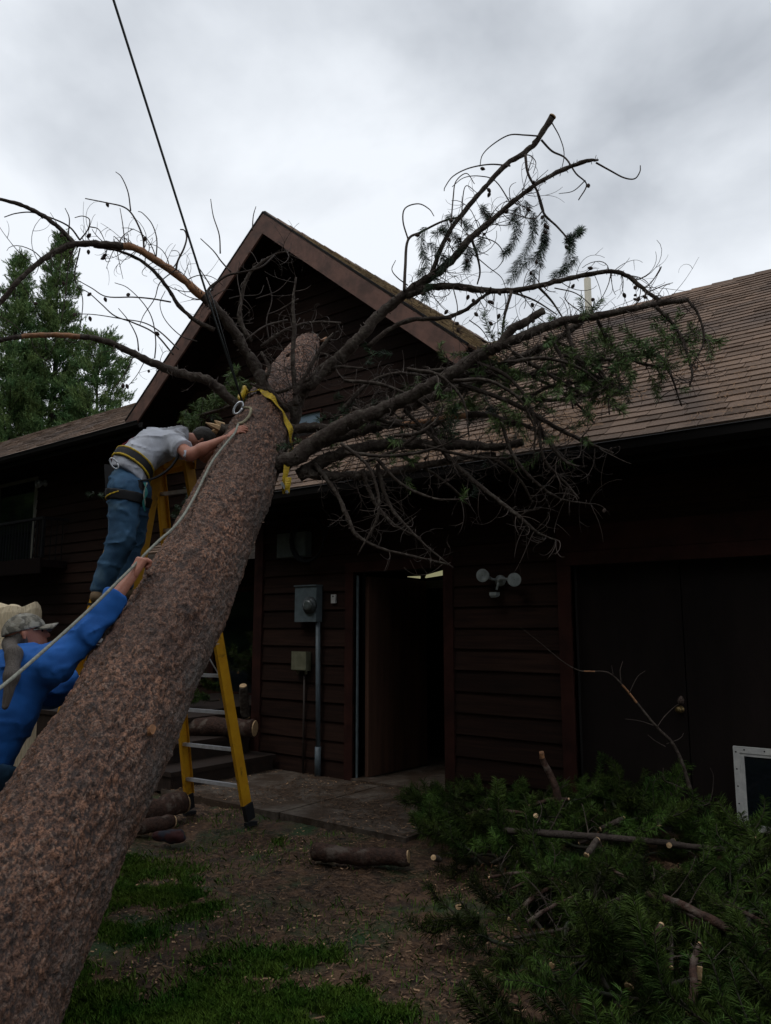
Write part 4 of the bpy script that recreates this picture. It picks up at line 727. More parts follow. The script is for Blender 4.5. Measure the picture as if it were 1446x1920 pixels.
for i, a in enumerate(np.linspace(-1.15, 4.6, 26)):
    q, d = ringpt(1.075 - .055 * math.sin(max(a, 0) * .8) - (.03 * a if a > 0 else 0) * .5, a, .026 + .012 * (i % 2)); pts.append(q); wd_.append(AXD + d * (.5 * math.sin(i * 1.3)))
ribbon(pts, wd_, .052, .005, 'band', M['strap'], strap, 4)
ribbon([at(540, 850, 5.68), at(537, 880, 5.66), at(533, 905, 5.66), at(536, 925, 5.66), at(539, 915, 5.62), at(541, 895, 5.62)], [Rt + Zu * .1, Rt + Fh * .6, Rt * .6 + Fh, Rt, Fh * .5 + Rt * .4, Rt], .045, .004, 'loose_end', M['strap'], strap, 5)
mb = MB(); mb.tube(spline(np.array([ringpt(1.085, -.9, .03)[0], ringpt(1.10, -.7, .07)[0], ringpt(1.08, -.5, .075)[0], ringpt(1.065, -.65, .04)[0], ringpt(1.085, -.85, .06)[0], ringpt(1.09, -.55, .05)[0]]), 5), .017, 7); mb.build('knot', M['strap'], strap, True)
mb = MB(); q0 = ringpt(1.02, 1.9, .02)[0]; mb.bar(at(528, 905, 5.64), at(540, 925, 5.64), .03, .02); mb.build('hook', M['steel'], strap)
sh = at(447, 765, 5.72); mb = MB(); pts = [sh + (Rt * math.cos(a) * .030 + Zu * math.sin(a) * .048 + Rt * math.sin(a) * .018) for a in np.linspace(0, 2 * math.pi, 20)]; mb.tube(pts, .0085, 8)
tag(mb.build('shackle', M['steel'], None, True), 'silver shackle ring beside the yellow strap on the trunk', 'shackle')
cab = thing('steel_cable', 'taut dark steel cable running from the trunk up into the sky', 'cable', tuple(at(455, 757, 5.85)))
c0 = at(458, 764, 5.85); c1_ = at(213, 0, 4.9); dirc = nrm(c1_ - c0); mb = MB(); mid = at(400, 590, 5.63)
mb.tube([c0, mid, c1_ , c1_ + nrm(c1_ - mid) * 5], [.0075, .0085, .0095, .010], 8); mb.build('strand', M['cable'], cab, True)
mb = MB(); mb.tube([at(452, 745, 5.83), at(398, 560, 5.60), at(392, 545, 5.585)], .0055, 7); mb.build('strand', M['cable'], cab, True)
mb = MB(); mb.tube(spline(np.array([at(458, 764, 5.85), at(470, 766, 5.8), at(468, 778, 5.76), at(458, 790, 5.72), at(447, 795, 5.70)]), 5), .011, 8); mb.build('sling', M['ropey'], cab, True)
rp = [(-60, 1325, 3.1), (0, 1290, 3.3), (80, 1222, 3.62), (160, 1150, 3.95), (230, 1082, 4.25), (262, 1050, 4.40), (275, 1036, 4.44), (300, 1012, 4.55), (322, 993, 4.64), (345, 965, 4.8), (368, 925, 5.05), (385, 890, 5.18), (400, 862, 5.3), (425, 830, 5.46), (440, 812, 5.56), (447, 795, 5.70)]
rp = [(x, y, min(d, thit(x, y, .02)) if 275 < x < 440 else d) for x, y, d in rp]
mb = MB(); mb.tube(spline(np.array([at(*q) for q in rp]), 6), .0085, 8); tag(mb.build('rope', M['rope'], None, True), 'thin grey rope pulled tight from the strap down past the man in blue', 'rope')

# ================================================================== LADDER
lad = thing('step_ladder', 'tall yellow fibreglass stepladder with silver rungs standing behind the leaning trunk', 'ladder', (-5.2, 3.9, 0))
TR, TLf = np.array([-5.05, 3.90, 2.95]), np.array([-5.40, 3.86, 2.95]); FR, FL = np.array([-4.80, 3.19, .0]), np.array([-5.50, 3.12, .0]); BR, BL = np.array([-4.96, 4.63, .0]), np.array([-5.66, 4.56, .0]); TRf, TLf2 = TR + [-.15, -.12, -.01], TLf + [-.10, -.12, -.01]; FR = FR + [-.24, 0, 0]; FL = FL + [-.24, 0, 0]
for T_, B_, sgn in ((TRf, FR, 1), (TLf2, FL, 1), (TR, BR, -1), (TLf, BL, -1)):
    d = nrm(B_ - T_); ft = B_ + (T_ - B_) * .055; wv = nrm(np.cross(d, TR - TLf)); sx = nrm(TR - TLf); ins = sx * (.014 if T_ is TLf or T_ is TLf2 else -.014); off = np.array([0, -.03 * sgn, 0])
    T2 = T_ + off; mb = MB(); mb.bar(T2, ft, .100, .006, side=wv)
    for e in (-1, 1): mb.bar(T2 + wv * e * .048 + ins, ft + wv * e * .048 + ins, .005, .028, side=wv)
    mb.build('rail', M['fibre'], lad)
    mb = MB(); mb.bar(B_ + (T_ - B_) * .054, B_ + (T_ - B_) * .012, .094, .040, side=wv); mb.bar(B_ + np.array([0, -.055, .0]), B_ + np.array([0, .055, 0]), .045, .03); mb.build('foot', M['rubber'], lad)
for A_, Bm, D_, Em, sg in ((TRf, FR, TLf2, FL, 1), (TR, BR, TLf, BL, -1)):
    off = np.array([0, -.03 * sg, 0])
    for k in range(1, 10):
        f = 1 - k * .3048 / 2.97; p, q = A_ + off + (Bm - A_ - off) * f, D_ + off + (Em - D_ - off) * f; mb = MB(); mb.bar(p, q, .072 if sg > 0 else .030, .028, side=(0, 1, 0)); mb.build('rung', M['alu'], lad)
mb = MB(); mb.box((-5.56, 3.70, 2.945), (-5.02, 3.98, 2.985)); mb.box((-5.56, 3.70, 2.90), (-5.02, 3.712, 2.945)); mb.box((-5.56, 3.968, 2.90), (-5.02, 3.98, 2.945)); mb.build('top_cap', M['fibre'], lad)
for f, z in ((0, .5),):
    for A_, Bm, Cm in ((TR, FR, BR), (TLf, FL, BL)):
        p, q = A_ + (Bm - A_) * .5, A_ + (Cm - A_) * .5; mb = MB(); m_ = (p + q) / 2 + np.array([0, 0, -.02]); mb.bar(p, m_, .02, .006); mb.bar(m_, q, .02, .006); mb.build('spreader', M['alu'], lad)
p = BR + (TR - BR) * .38; q = (BR + (TR - BR) * .46) * .75 + (BL + (TLf - BL) * .46) * .25; mb = MB(); mb.bar(p, q, .016, .005); mb.build('brace', M['alu'], lad)

# ================================================================== PEOPLE
def caps(P, a, b, ra, rb):
    a = np.asarray(a, np.float32); b = np.asarray(b, np.float32); ab = b - a; h = np.clip(((P - a) @ ab) / (ab @ ab + 1e-9), 0, 1); return np.linalg.norm(P - a - h[..., None] * ab, axis=-1) - (ra + (rb - ra) * h)
def ellip(P, c, ax3, r3):
    q = (P - np.asarray(c, np.float32)) @ np.array(ax3, np.float32).T / np.array(r3, np.float32); k = np.linalg.norm(q, axis=-1); return (k - 1) * min(r3) * (.6 + .4 * max(r3) / min(r3))
def smin(a, b, k): h = np.clip(.5 + .5 * (b - a) / k, 0, 1); return b + (a - b) * h - k * h * (1 - h)
def smax(a, b, k): return -smin(-a, -b, k)
def union(P, items, k=.03):
    r = None
    for it in items:
        d = caps(P, *it[:4]) if len(it) <= 5 and len(it) >= 4 else ellip(P, *it)
        r = d if r is None else smin(r, d, k)
    return r
def snet(fn, lo, hi, h):
    lo = np.array(lo, float); n = np.ceil((np.array(hi) - lo) / h).astype(int) + 1; ax_ = [lo[i] + h * np.arange(n[i]) for i in range(3)]
    P = np.stack(np.meshgrid(*ax_, indexing='ij'), -1).astype(np.float32); v = fn(P); ins = v < 0
    c = np.zeros(tuple(n - 1), np.int8)
    for a in (0, 1):
        for b in (0, 1):
            for d in (0, 1): c += ins[a:n[0] - 1 + a, b:n[1] - 1 + b, d:n[2] - 1 + d]
    act = (c > 0) & (c < 8); idx = -np.ones(act.shape, np.int64); idx[act] = np.arange(act.sum()); C_ = np.argwhere(act); acc = np.zeros((len(C_), 3)); cnt = np.zeros(len(C_))
    for ed in range(3):
        o = [q for q in range(3) if q != ed]
        for a in (0, 1):
            for b in (0, 1):
                s = C_.copy(); s[:, o[0]] += a; s[:, o[1]] += b; e = s.copy(); e[:, ed] += 1; va = v[tuple(s.T)]; vb = v[tuple(e.T)]; m = (va < 0) != (vb < 0); f = va / (va - vb + 1e-12); pt = s.astype(float); pt[:, ed] += f; acc[m] += pt[m]; cnt[m] += 1
    V = lo + h * acc / cnt[:, None]; Fs = []
    for ed in range(3):
        o1, o2 = (ed + 1) % 3, (ed + 2) % 3; sl0 = [slice(None)] * 3; sl1 = [slice(None)] * 3; sl0[ed] = slice(0, n[ed] - 1); sl1[ed] = slice(1, n[ed]); ch = ins[tuple(sl0)] != ins[tuple(sl1)]; E_ = np.argwhere(ch); E_ = E_[(E_[:, o1] > 0) & (E_[:, o2] > 0) & (E_[:, o1] < n[o1] - 1) & (E_[:, o2] < n[o2] - 1)]
        q = []
        for (a, b) in ((-1, -1), (0, -1), (0, 0), (-1, 0)): t_ = E_.copy(); t_[:, o1] += a; t_[:, o2] += b; q.append(idx[tuple(t_.T)])
        q = np.stack(q, 1); fl = ~ins[tuple(E_.T)]; q[fl] = q[fl][:, ::-1]; Fs.append(q)
    return V, np.concatenate(Fs)
def sdf_part(name, fn, lo, hi, h, m, parent, extra=None, relax=1):
    V, F = snet(fn, lo, hi, h)
    if extra is not None:
        for (V2, F2) in extra: F = np.concatenate([F, F2 + len(V)]); V = np.concatenate([V, V2])
    return link(name, fast_mesh(name, V, F, 4), m, parent, True)
def hand(w, d, n, s, curl_, thumb_side=1, spread=.10, cl=None):
    """w wrist, d direction of the fingers, n back-of-hand normal; returns capsules"""
    d = nrm(d); n = nrm(np.array(n) - d * (np.array(n) @ d)); sd_ = np.cross(d, n); it = []
    k = w + d * .085 * s
    for j in range(4): it.append((w + sd_ * (j - 1.5) * .010 * s, k + sd_ * (j - 1.5) * .0205 * s, .0165 * s, .0125 * s))
    fl = (.90, 1.0, .94, .74); 
    for j in range(4):
        p = k + sd_ * (j - 1.5) * .0205 * s; a = 0; dd = nrm(d + sd_ * (j - 1.5) * spread)
        for q, (l, r_) in enumerate(((.042, .0098), (.026, .0088), (.022, .0078))):
            a += curl_[q] * (1 + .08 * (j - 1.5)); e = nrm(dd * math.cos(a) - n * math.sin(a)); p2_ = p + e * l * fl[j] * s; it.append((p, p2_, r_ * s, r_ * .92 * s)); p = p2_
    tb = w + d * .022 * s - sd_ * .022 * s * thumb_side; e = nrm(d * .65 - sd_ * .75 * thumb_side - n * .35); p2_ = tb + e * .042 * s; it.append((tb, p2_, .015 * s, .0115 * s)); e = nrm(d * .9 - sd_ * .25 * thumb_side - n * .55); p3_ = p2_ + e * .03 * s; it.append((p2_, p3_, .0112 * s, .0102 * s)); e = nrm(d * .9 + sd_ * .1 * thumb_side - n * .6); it.append((p3_, p3_ + e * .024 * s, .0100 * s, .0085 * s))
    return it
def bounds(items, pad):
    A = np.array([q for it in items for q in (it[0], it[1] if len(it) < 5 and np.ndim(it[1]) == 1 else it[0])]); return A.min(0) - pad, A.max(0) + pad
def head_items(c, f, u, s=1.0):
    f = nrm(f); u = nrm(np.array(u) - f * (np.array(u) @ f)); r_ = np.cross(f, u); B = [r_, f, u]; c = np.array(c)
    sk = [(c + u * .025 * s - f * .008 * s, B, (.078 * s, .097 * s, .085 * s), 0, 0, 0), (c - u * .045 * s + f * .022 * s, B, (.058 * s, .068 * s, .070 * s), 0, 0, 0)]
    cp = [(c + f * .088 * s + u * .008 * s, c + f * .108 * s - u * .028 * s, .009 * s, .013 * s), (c + f * .070 * s - u * .10 * s, c + f * .078 * s - u * .095 * s, .020 * s, .018 * s), (c + f * .083 * s + u * .028 * s - r_ * .03 * s, c + f * .083 * s + u * .028 * s + r_ * .03 * s, .012 * s, .012 * s), (c + f * .080 * s - u * .060 * s - r_ * .018 * s, c + f * .080 * s - u * .060 * s + r_ * .018 * s, .009 * s, .009 * s)]
    er = []
    for q in (-1, 1): er += [(c + r_ * q * .078 * s - f * .012 * s + u * .012 * s, c + r_ * q * .084 * s - f * .020 * s - u * .022 * s, .014 * s, .010 * s), (c + r_ * q * .082 * s - f * .020 * s + u * .018 * s, c + r_ * q * .088 * s - f * .026 * s + u * .008 * s, .010 * s, .009 * s)]
    return sk, cp, er, B
def headfn(P, hi_):
    sk, cp, er, B = hi_; d = smin(ellip(P, *sk[0][:3]), ellip(P, *sk[1][:3]), .03)
    for it in cp: d = smin(d, caps(P, *it), .018)
    for it in er: d = smin(d, caps(P, *it), .008)
    return d
def person(nm_label, J, skin_items, hd, hands, base):
    root = thing('person', nm_label, 'person', tuple(base)); lo, hi = bounds(skin_items, .2)
    hc = hd['c']; H = head_items(hc, hd['f'], hd['u'], hd.get('s', 1))
    def fn(P): return smin(union(P, skin_items, .028), headfn(P, H), .02)
    extra = []
    for hnd in hands:
        l2, h2 = bounds(hnd, .03); extra.append(snet(lambda P, hnd=hnd: union(P, hnd, .007), l2, h2, .0036))
    body = sdf_part('body', fn, np.minimum(lo, np.array(hc) - .16), np.maximum(hi, np.array(hc) + .16), .0115, M['skin'], root, extra)
    B = H[3]
    for q in (-1, 1):
        mb = MB(); e = np.array(hc) + B[0] * q * .031 + B[1] * .079 + B[2] * .006; mb.lathe(e - B[1] * .01, B[1], [(0, .010), (.006, .012), (.012, .010), (.016, .005), (.0165, 0)], 12); mb.build('eye', M['eye'], root, True)
    return root, H
def cloth(name, items, m, root, infl, clips=(), k=.04, noise=.006, nf=14, h=.0115, pad=.16, shell=None, folds=None):
    """a garment: the limbs inflated, cut by half-spaces (point, normal pointing away from the garment)"""
    lo, hi = bounds(items, pad)
    def fn(P):
        d = union(P, items, k) - infl
        if noise: d = d - (fbm(P * nf, 3, 17) - .5).astype(np.float32) * 2 * noise
        if noise > .002:
            W_ = P + (.05 * (vnoise(P * 5, 41) - .5))[..., None].astype(np.float32); rg = 1 - np.abs(2 * vnoise(W_ * np.array([7, 7, 11]), 51) - 1); rg2 = 1 - np.abs(2 * vnoise(W_ * np.array([17, 15, 13]), 52) - 1); d = d - (.014 * rg ** 9 + .006 * rg2 ** 7).astype(np.float32)
        if folds is not None:
            for (c_, dr_, wl, am, rad_) in folds: g = np.exp(-(np.linalg.norm(P - c_, axis=-1) / rad_) ** 2); d = d - am * .36 * g * (np.abs(np.sin((P @ dr_) * 2.1 / wl + 6 * vnoise(P * 6, 3) + 1.5 * vnoise(P * 17, 5))) * 2 - 1.2).astype(np.float32) * (.3 + 1.2 * vnoise(P * 4, 8)).astype(np.float32)
        for cc_ in clips:
            c_, n_ = cc_[:2]; q = P - np.asarray(c_, np.float32); pl = (q @ nrm(n_)).astype(np.float32)
            if len(cc_) > 2: pl = np.where(np.linalg.norm(q, axis=-1) < cc_[2], pl, -1)
            d = smax(d, pl, .004)
        return d
    return sdf_part(name, fn, lo, hi, h, m, root)

# ---- climber in grey T-shirt on the ladder
a_ = lambda x, y, d: at(x, y, d)
hipR, hipL = a_(236, 922, 5.62), a_(252, 922, 5.80); kR, kL = a_(228, 1012, 5.58), a_(248, 1008, 5.86); anR, anL = a_(188, 1104, 5.58), a_(232, 1096, 5.80)
pel = a_(238, 902, 5.73); mid_ = a_(254, 865, 5.78); ch = a_(290, 838, 5.88); shR, shL = a_(324, 829, 5.80), a_(338, 824, 6.10); nk = a_(340, 822, 5.98); hc = a_(379, 829, 6.06)
dh = thit(462, 800, .035); elR = a_(356, 853, 5.62); wrR = a_(424, 822, (dh + 5.62) / 2 + .02); elL = a_(388, 858, 6.15); wrL = a_(408, 842, 5.98)
latv = nrm(shR - shL); bd = nrm(ch - pel)
torso = [(pel + latv * .06, mid_ + latv * .055, .125, .115), (pel - latv * .06, mid_ - latv * .055, .125, .115), (mid_ + latv * .055, ch + latv * .07, .118, .125), (mid_ - latv * .055, ch - latv * .07, .118, .125), (ch, nk, .12, .075), (shR, shL, .070, .070), (ch + latv * .07, shR, .11, .070), (ch - latv * .07, shL, .11, .070)]
legs = [(hipR, kR, .098, .068), (kR, anR, .066, .048), (hipL, kL, .098, .068), (kL, anL, .066, .048), (pel, hipR, .12, .10), (pel, hipL, .12, .10)]
skin = [(pel, mid_, .10, .10), (mid_, ch, .10, .11), (ch, nk, .09, .06), (nk, hc, .058, .055), (shR, elR, .056, .047), (elR, elR + (wrR - elR) * .35, .047, .046), (elR + (wrR - elR) * .35, wrR, .045, .029), (shL, elL, .052, .043), (elL, wrL, .043, .028), (shR, shL, .06, .06), (hipR, kR, .07, .05), (kR, anR, .05, .04), (hipL, kL, .07, .05), (kL, anL, .05, .04), (pel, hipR, .09, .07), (pel, hipL, .09, .07)]
hdR = nrm(a_(458, 797, dh) - wrR); Hn = hand(wrR, hdR, Zu * .9 - Fh * .8 - Rt * .1, 1.05, (.25, .35, .3), -1); HnL = hand(wrL, nrm(a_(440, 835, 5.93) - wrL), -Fh * .6 + Zu * .8, 1.0, (.3, .4, .3), 1)
cl, H = person('man in grey T-shirt and jeans on the ladder leaning over to reach the trunk', None, skin, {'c': hc, 'f': nrm(Rt * .55 + Fh * .35 - Zu * .75), 'u': nrm(Rt * .75 + Fh * .1 + Zu * .5)}, [Hn, HnL], (pel[0], pel[1], anR[2] - .08))
sv = shR + (elR - shR) * .62; sv2 = shL + (elL - shL) * .6
cloth('t_shirt', torso + [(shR, shR + (elR - shR) * .8, .062, .066), (shL, shL + (elL - shL) * .8, .060, .062)], M['tee'], cl, .014, [(sv, elR - shR, .13), (sv2, elL - shL, .13), (pel + bd * .0 + Zu * .0, -bd), (nk + nrm(hc - nk) * .035, hc - nk, .2)], folds=[(mid_ , nrm(bd + latv * .4), .075, .010, .22), (ch - Zu * .05, nrm(bd * .7 + Fh * .5), .09, .008, .2), (shR, nrm(elR - shR), .05, .006, .1)])
cloth('jeans', legs, M['jean'], cl, .022, [(anR + (anR - kR) * .10, anR - kR, .13), (anL + (anL - kL) * .10, anL - kL, .13), (pel + bd * .08, bd)], k=.035, folds=[((kR + anR) / 2, nrm(anR - kR + latv * .1), .085, .010, .22), (kR, nrm(anR - kR + latv * .4), .06, .010, .14), ((kL + anL) / 2, nrm(anL - kL), .08, .010, .2), (hipR, nrm(kR - hipR + latv * .8), .07, .009, .13), ((hipR + kR) / 2, nrm(kR - hipR + latv * .6), .09, .008, .16)])
fwdv = nrm(np.cross(Zu, latv)); fwdv = fwdv if fwdv @ Fh > 0 else -fwdv
fwdv = nrm(TR * .5 + TLf * .5 - pel); fwdv[2] = 0; fwdv = nrm(fwdv)
for an_ in (anR, anL):
    it = [(an_ + Zu * .02, an_ - Zu * .055, .054, .050), (an_ - Zu * .06, an_ - Zu * .072 + fwdv * .16, .045, .036), (an_ - Zu * .06 - fwdv * .03, an_ - Zu * .065, .046, .046)]
    b_ = cloth('boot', it, M['boot'], cl, .004, [(an_ - Zu * .105, -Zu)], k=.02, noise=.001)
    mb = MB(); mb.bar(an_ - Zu * .112 - fwdv * .075, an_ - Zu * .112 + fwdv * .20, .092, .018); mb.build('sole', M['rubber'], b_)
sd_h = lambda P: union(P, torso, .04)
def slab(name, m, c_, n_, th_, infl, items=torso, extra=()):
    lo, hi = bounds(items, .2); n_ = nrm(n_)
    def fn(P):
        d0 = union(P, items, .04); d = np.maximum(np.maximum(d0 - infl, -(d0 - infl + .03)), np.abs((P - np.asarray(c_, np.float32)) @ n_).astype(np.float32) - th_ / 2)
        for (q, nn_) in extra: d = np.maximum(d, ((P - np.asarray(q, np.float32)) @ nrm(nn_)).astype(np.float32))
        return d
    return sdf_part(name, fn, lo, hi, .0085, m, cl)
bc_ = a_(238, 862, 5.7); bn = nrm(bd + Zu * .0)
slab('harness_belt', M['web'], bc_, bn, .085, .032); slab('belt_webbing', M['strap'], bc_ + bn * .034, bn, .016, .037); slab('belt_webbing', M['strap'], bc_ - bn * .034, bn, .016, .037)
slab('leg_strap', M['web'], hipR - Zu * .04 + latv * 0, Zu * .95 + Rt * .12, .075, .037, legs); slab('strap_edge', M['strap'], hipR - Zu * .02, Zu * .93 - Rt * .25, .013, .041, legs, ((hipR + Rt * .0, Rt),))
bdir = np.cross(latv, bd); bdir = bdir if bdir[2] > 0 else -bdir; sp2 = []
for f_ in np.linspace(0, 1, 7):
    c0_ = (mid_ * (1 - f_) + ch * f_) * 1.0 - bd * (.10 - .06 * f_) + latv * .035; s_ = .05
    while float(union(np.array([c0_ + bdir * s_], np.float32), torso, .04)[0]) < .022 and s_ < .4: s_ += .004
    sp2.append(c0_ + bdir * s_)
ribbon(sp2, [latv] * 7, .06, .008, 'back_strap', M['red'], cl, 4)
mb = MB(); c_ = a_(214, 869, 5.50); pts = [c_ + (Rt * math.cos(q) * .026 + Zu * math.sin(q) * .040 + Rt * math.sin(q) * -.02) for q in np.linspace(0, 6.283, 18)]; mb.tube(pts, .0055, 7); mb.build('d_ring', M['steel'], cl, True)
mb = MB(); mb.box(a_(262, 912, 5.60) - .03, a_(262, 912, 5.60) + .03); mb.hexa([a_(195, 870, 5.6), a_(214, 872, 5.6), a_(212, 925, 5.6), a_(198, 925, 5.6), a_(195, 870, 5.72), a_(214, 872, 5.72), a_(212, 925, 5.72), a_(198, 925, 5.72)]); mb.build('tool_pouch', M['web'], cl)
for k_ in range(3): mb = MB(); mb.tube(spline(np.array([a_(270 + k_ * 3, 905, 5.58), a_(276 - k_ * 3, 925, 5.56), a_(268 + k_ * 2, 942, 5.56), a_(272, 960 - 6 * k_, 5.57)]), 5), .0045, 6); mb.build('lanyard', M['teal' if k_ < 2 else 'rope'], cl, True)
slab('collar', M['tee'], nk + nrm(hc - nk) * .032, hc - nk, .016, .0, [(ch, nk, .12, .078), (nk, hc, .078, .074)])
def capfn(P, H, infl, cut): B = H[3]; c_ = H[0][0][0]; d = ellip(P, H[0][0][0], B, tuple(q + infl for q in H[0][0][2])); return smax(d, -((P - (c_ + B[2] * cut)) @ B[2]).astype(np.float32), .006)
c_ = H[0][0][0]; sdf_part('hair', lambda P: smax(capfn(P, H, .012, -.045), ((P - (c_ + H[3][1] * .06)) @ H[3][1] - .5 * ((P - c_) @ H[3][2])).astype(np.float32), .01) - .004 * (vnoise(P * 70, 2) - .5).astype(np.float32), c_ - .15, c_ + .15, .007, M['hair_dk'], cl)

ribbon([a_(258, 902, 5.58), a_(288, 897, 5.62), (a_(316, 880, 5.66)), a_(334, 856, 5.68), a_(338, 838, 5.66)], [latv + Zu * .2] * 5, .045, .01, 'chest_strap', M['web'], cl, 5)

# ---- man in blue at the left, reaching up the rope
sR, sL = a_(98, 1248, 4.12), a_(12, 1262, 4.42); nk = a_(48, 1232, 4.28); hc = a_(50, 1192, 4.28); pel = LD(-2.10, 4.10, .94); mid_ = LD(-2.03, 4.15, 1.15); ch = LD(-1.97, 4.22, 1.36)
elR = a_(163, 1188, 4.20); wrR = a_(250, 1077, 4.36); elL = a_(95, 1300, 4.55); wrL = a_(150, 1275, 4.62)
hipR, hipL = pel + Rt * .09 - Zu * .04 - Fh * .03, pel - Rt * .09 - Zu * .04 + Fh * .03; kR, kL = LD(-2.05, 4.16, .50), LD(-2.28, 4.30, .50); anR, anL = LD(-2.08, 3.98, .10), LD(-2.34, 4.12, .10)
latv = nrm(sR - sL); bd = nrm(ch - pel)
torso = [(pel + latv * .06, mid_ + latv * .06, .13, .13), (pel - latv * .06, mid_ - latv * .06, .13, .13), (mid_ + latv * .06, ch + latv * .08, .13, .125), (mid_ - latv * .06, ch - latv * .08, .13, .125), (ch, nk - Zu * .03, .12, .07), (ch + latv * .08, sR, .115, .075), (ch - latv * .08, sL, .115, .075), (sR, sL, .07, .07)]
legs = [(hipR, kR, .095, .065), (kR, anR, .062, .045), (hipL, kL, .095, .065), (kL, anL, .062, .045), (pel, hipR, .12, .10), (pel, hipL, .12, .10)]
skin = [(pel, mid_, .10, .10), (mid_, ch, .10, .11), (ch, nk, .09, .062), (nk, hc, .062, .058), (sR, elR, .052, .044), (elR, elR + (wrR - elR) * .4, .043, .043), (elR + (wrR - elR) * .4, wrR, .043, .030), (sL, elL, .052, .042), (elL, wrL, .042, .028), (hipR, kR, .07, .05), (kR, anR, .05, .04), (hipL, kL, .07, .05), (kL, anL, .05, .04), (sR, sL, .06, .06)]
rd = nrm(a_(300, 1012, 4.55) - a_(230, 1082, 4.25)); hb = nrm(Zu * .55 - Fh * .75 - Rt * .45)
Hn = hand(wrR, nrm(a_(270, 1042, 4.39) - wrR + .0 * rd), hb, 1.12, (1.15, 1.3, .8), 1, .02); HnL = hand(wrL, nrm(LD(-1.6, 4.7, 1.35) - wrL + Rt * .2), Zu * .3 - Rt * .6 - Fh * .3, 1.0, (.3, .3, .2), 1)
bl, H = person('man in blue sweatshirt and camouflage cap seen from behind hauling on the rope', None, skin, {'c': hc, 'f': nrm(Rt * .80 + Fh * .45 + Zu * .25), 'u': nrm(Zu - Rt * .25)}, [Hn, HnL], (pel[0], pel[1], 0))
sleeve = [(sR, elR, .062, .047), (elR, elR + (wrR - elR) * .75, .047, .043), (sL, elL, .066, .060), (elL, wrL, .058, .046)]
cloth('sweatshirt', torso + sleeve, M['blue'], bl, .020, [(elR + (wrR - elR) * .66, wrR - elR, .13), (wrL, wrL - elL, .12), (pel - bd * .16, -bd), (nk + nrm(hc - nk) * .045, hc - nk, .16)], folds=[(elR, nrm(elR - sR + Zu * .3), .07, .012, .14), ((elR + wrR) / 2, nrm(wrR - elR), .05, .007, .12), (mid_ + Rt * .1, nrm(Rt * .5 + Zu * .8 + Fh * .2), .10, .014, .3), (sR, nrm(Rt * .8 - Zu * .5), .09, .012, .16), (pel, nrm(Rt * .8 + Zu * .6), .11, .016, .3)])
cloth('jeans', legs, M['jean'], bl, .022, [(anR + (anR - kR) * .08, anR - kR, .13), (anL + (anL - kL) * .08, anL - kL, .13), (pel + bd * .02, bd)], k=.035, h=.016)
for an_ in (anR, anL):
    f2 = nrm(Fh * .8 + Rt * .5); it = [(an_ + Zu * .02, an_ - Zu * .045, .054, .050), (an_ - Zu * .045, an_ - Zu * .06 + f2 * .16, .045, .036), (an_ - Zu * .045 - f2 * .03, an_ - Zu * .05, .046, .046)]
    b_ = cloth('boot', it, M['boot'], bl, .004, [(an_ - Zu * .085, -Zu)], k=.02, noise=.001, h=.014); mb = MB(); mb.bar(an_ - Zu * .092 - f2 * .075, an_ - Zu * .092 + f2 * .20, .092, .018); mb.build('sole', M['rubber'], b_)
B = H[3]; c_ = H[0][0][0]
cp_ = sdf_part('cap', lambda P: smax(capfn(P, H, .016, -.002), (-(ellip(P, H[0][0][0], B, tuple(q + .008 for q in H[0][0][2])))).astype(np.float32), .003), c_ - .16, c_ + .16, .006, M['cap'], bl)
mb = MB(); V = []; 
for i in range(9):
    q = -1.15 + 2.3 * i / 8; e = c_ + B[2] * (.004 - .012 * abs(q) ** 2) + (B[1] * math.cos(q) * .104 + B[0] * math.sin(q) * .086); o = c_ + B[2] * (-.002 - .02 * abs(q) ** 2) + (B[1] * (.112 + math.cos(q) * .068) + B[0] * math.sin(q) * .080); V += [e, o, e + B[2] * .006, o + B[2] * .006]
F = []
for i in range(8): a = 4 * i; F += [(a, a + 1, a + 5, a + 4), (a + 2, a + 6, a + 7, a + 3), (a + 1, a + 3, a + 7, a + 5), (a, a + 4, a + 6, a + 2)]
mb.add(V, F); mb.build('brim', M['cap'], cp_, True)
mb = MB(); mb.lathe(c_ + B[2] * .099, B[2], [(0, .008), (.004, .007), (.006, 0)], 10); mb.build('cap_button', M['cap'], cp_)
h0_ = c_ - B[1] * .085 - B[2] * .045; h1_, h2_, h3_ = a_(26, 1226, 4.03), a_(22, 1268, 3.96), a_(10, 1325, 3.93)
hr = [(h0_, h1_, .038, .038), (h1_, h2_, .038, .034), (h2_, h3_, .034, .016)]
lo, hi = bounds(hr, .1)
lo = np.minimum(lo, c_ - .13); hi = np.maximum(hi, c_ + .13)
sdf_part('hair', lambda P: smin(union(P, hr, .03), smax(smax(ellip(P, c_ - B[2] * .03, B, (.083, .100, .075)), ((P - (c_ + B[2] * .004)) @ B[2]).astype(np.float32), .005), ((P - (c_ + B[1] * .004)) @ B[1]).astype(np.float32), .02), .02) - .005 * (fbm(P * [50, 50, 9], 2, 2) - .5).astype(np.float32), lo, hi, .007, M['hair'], bl)

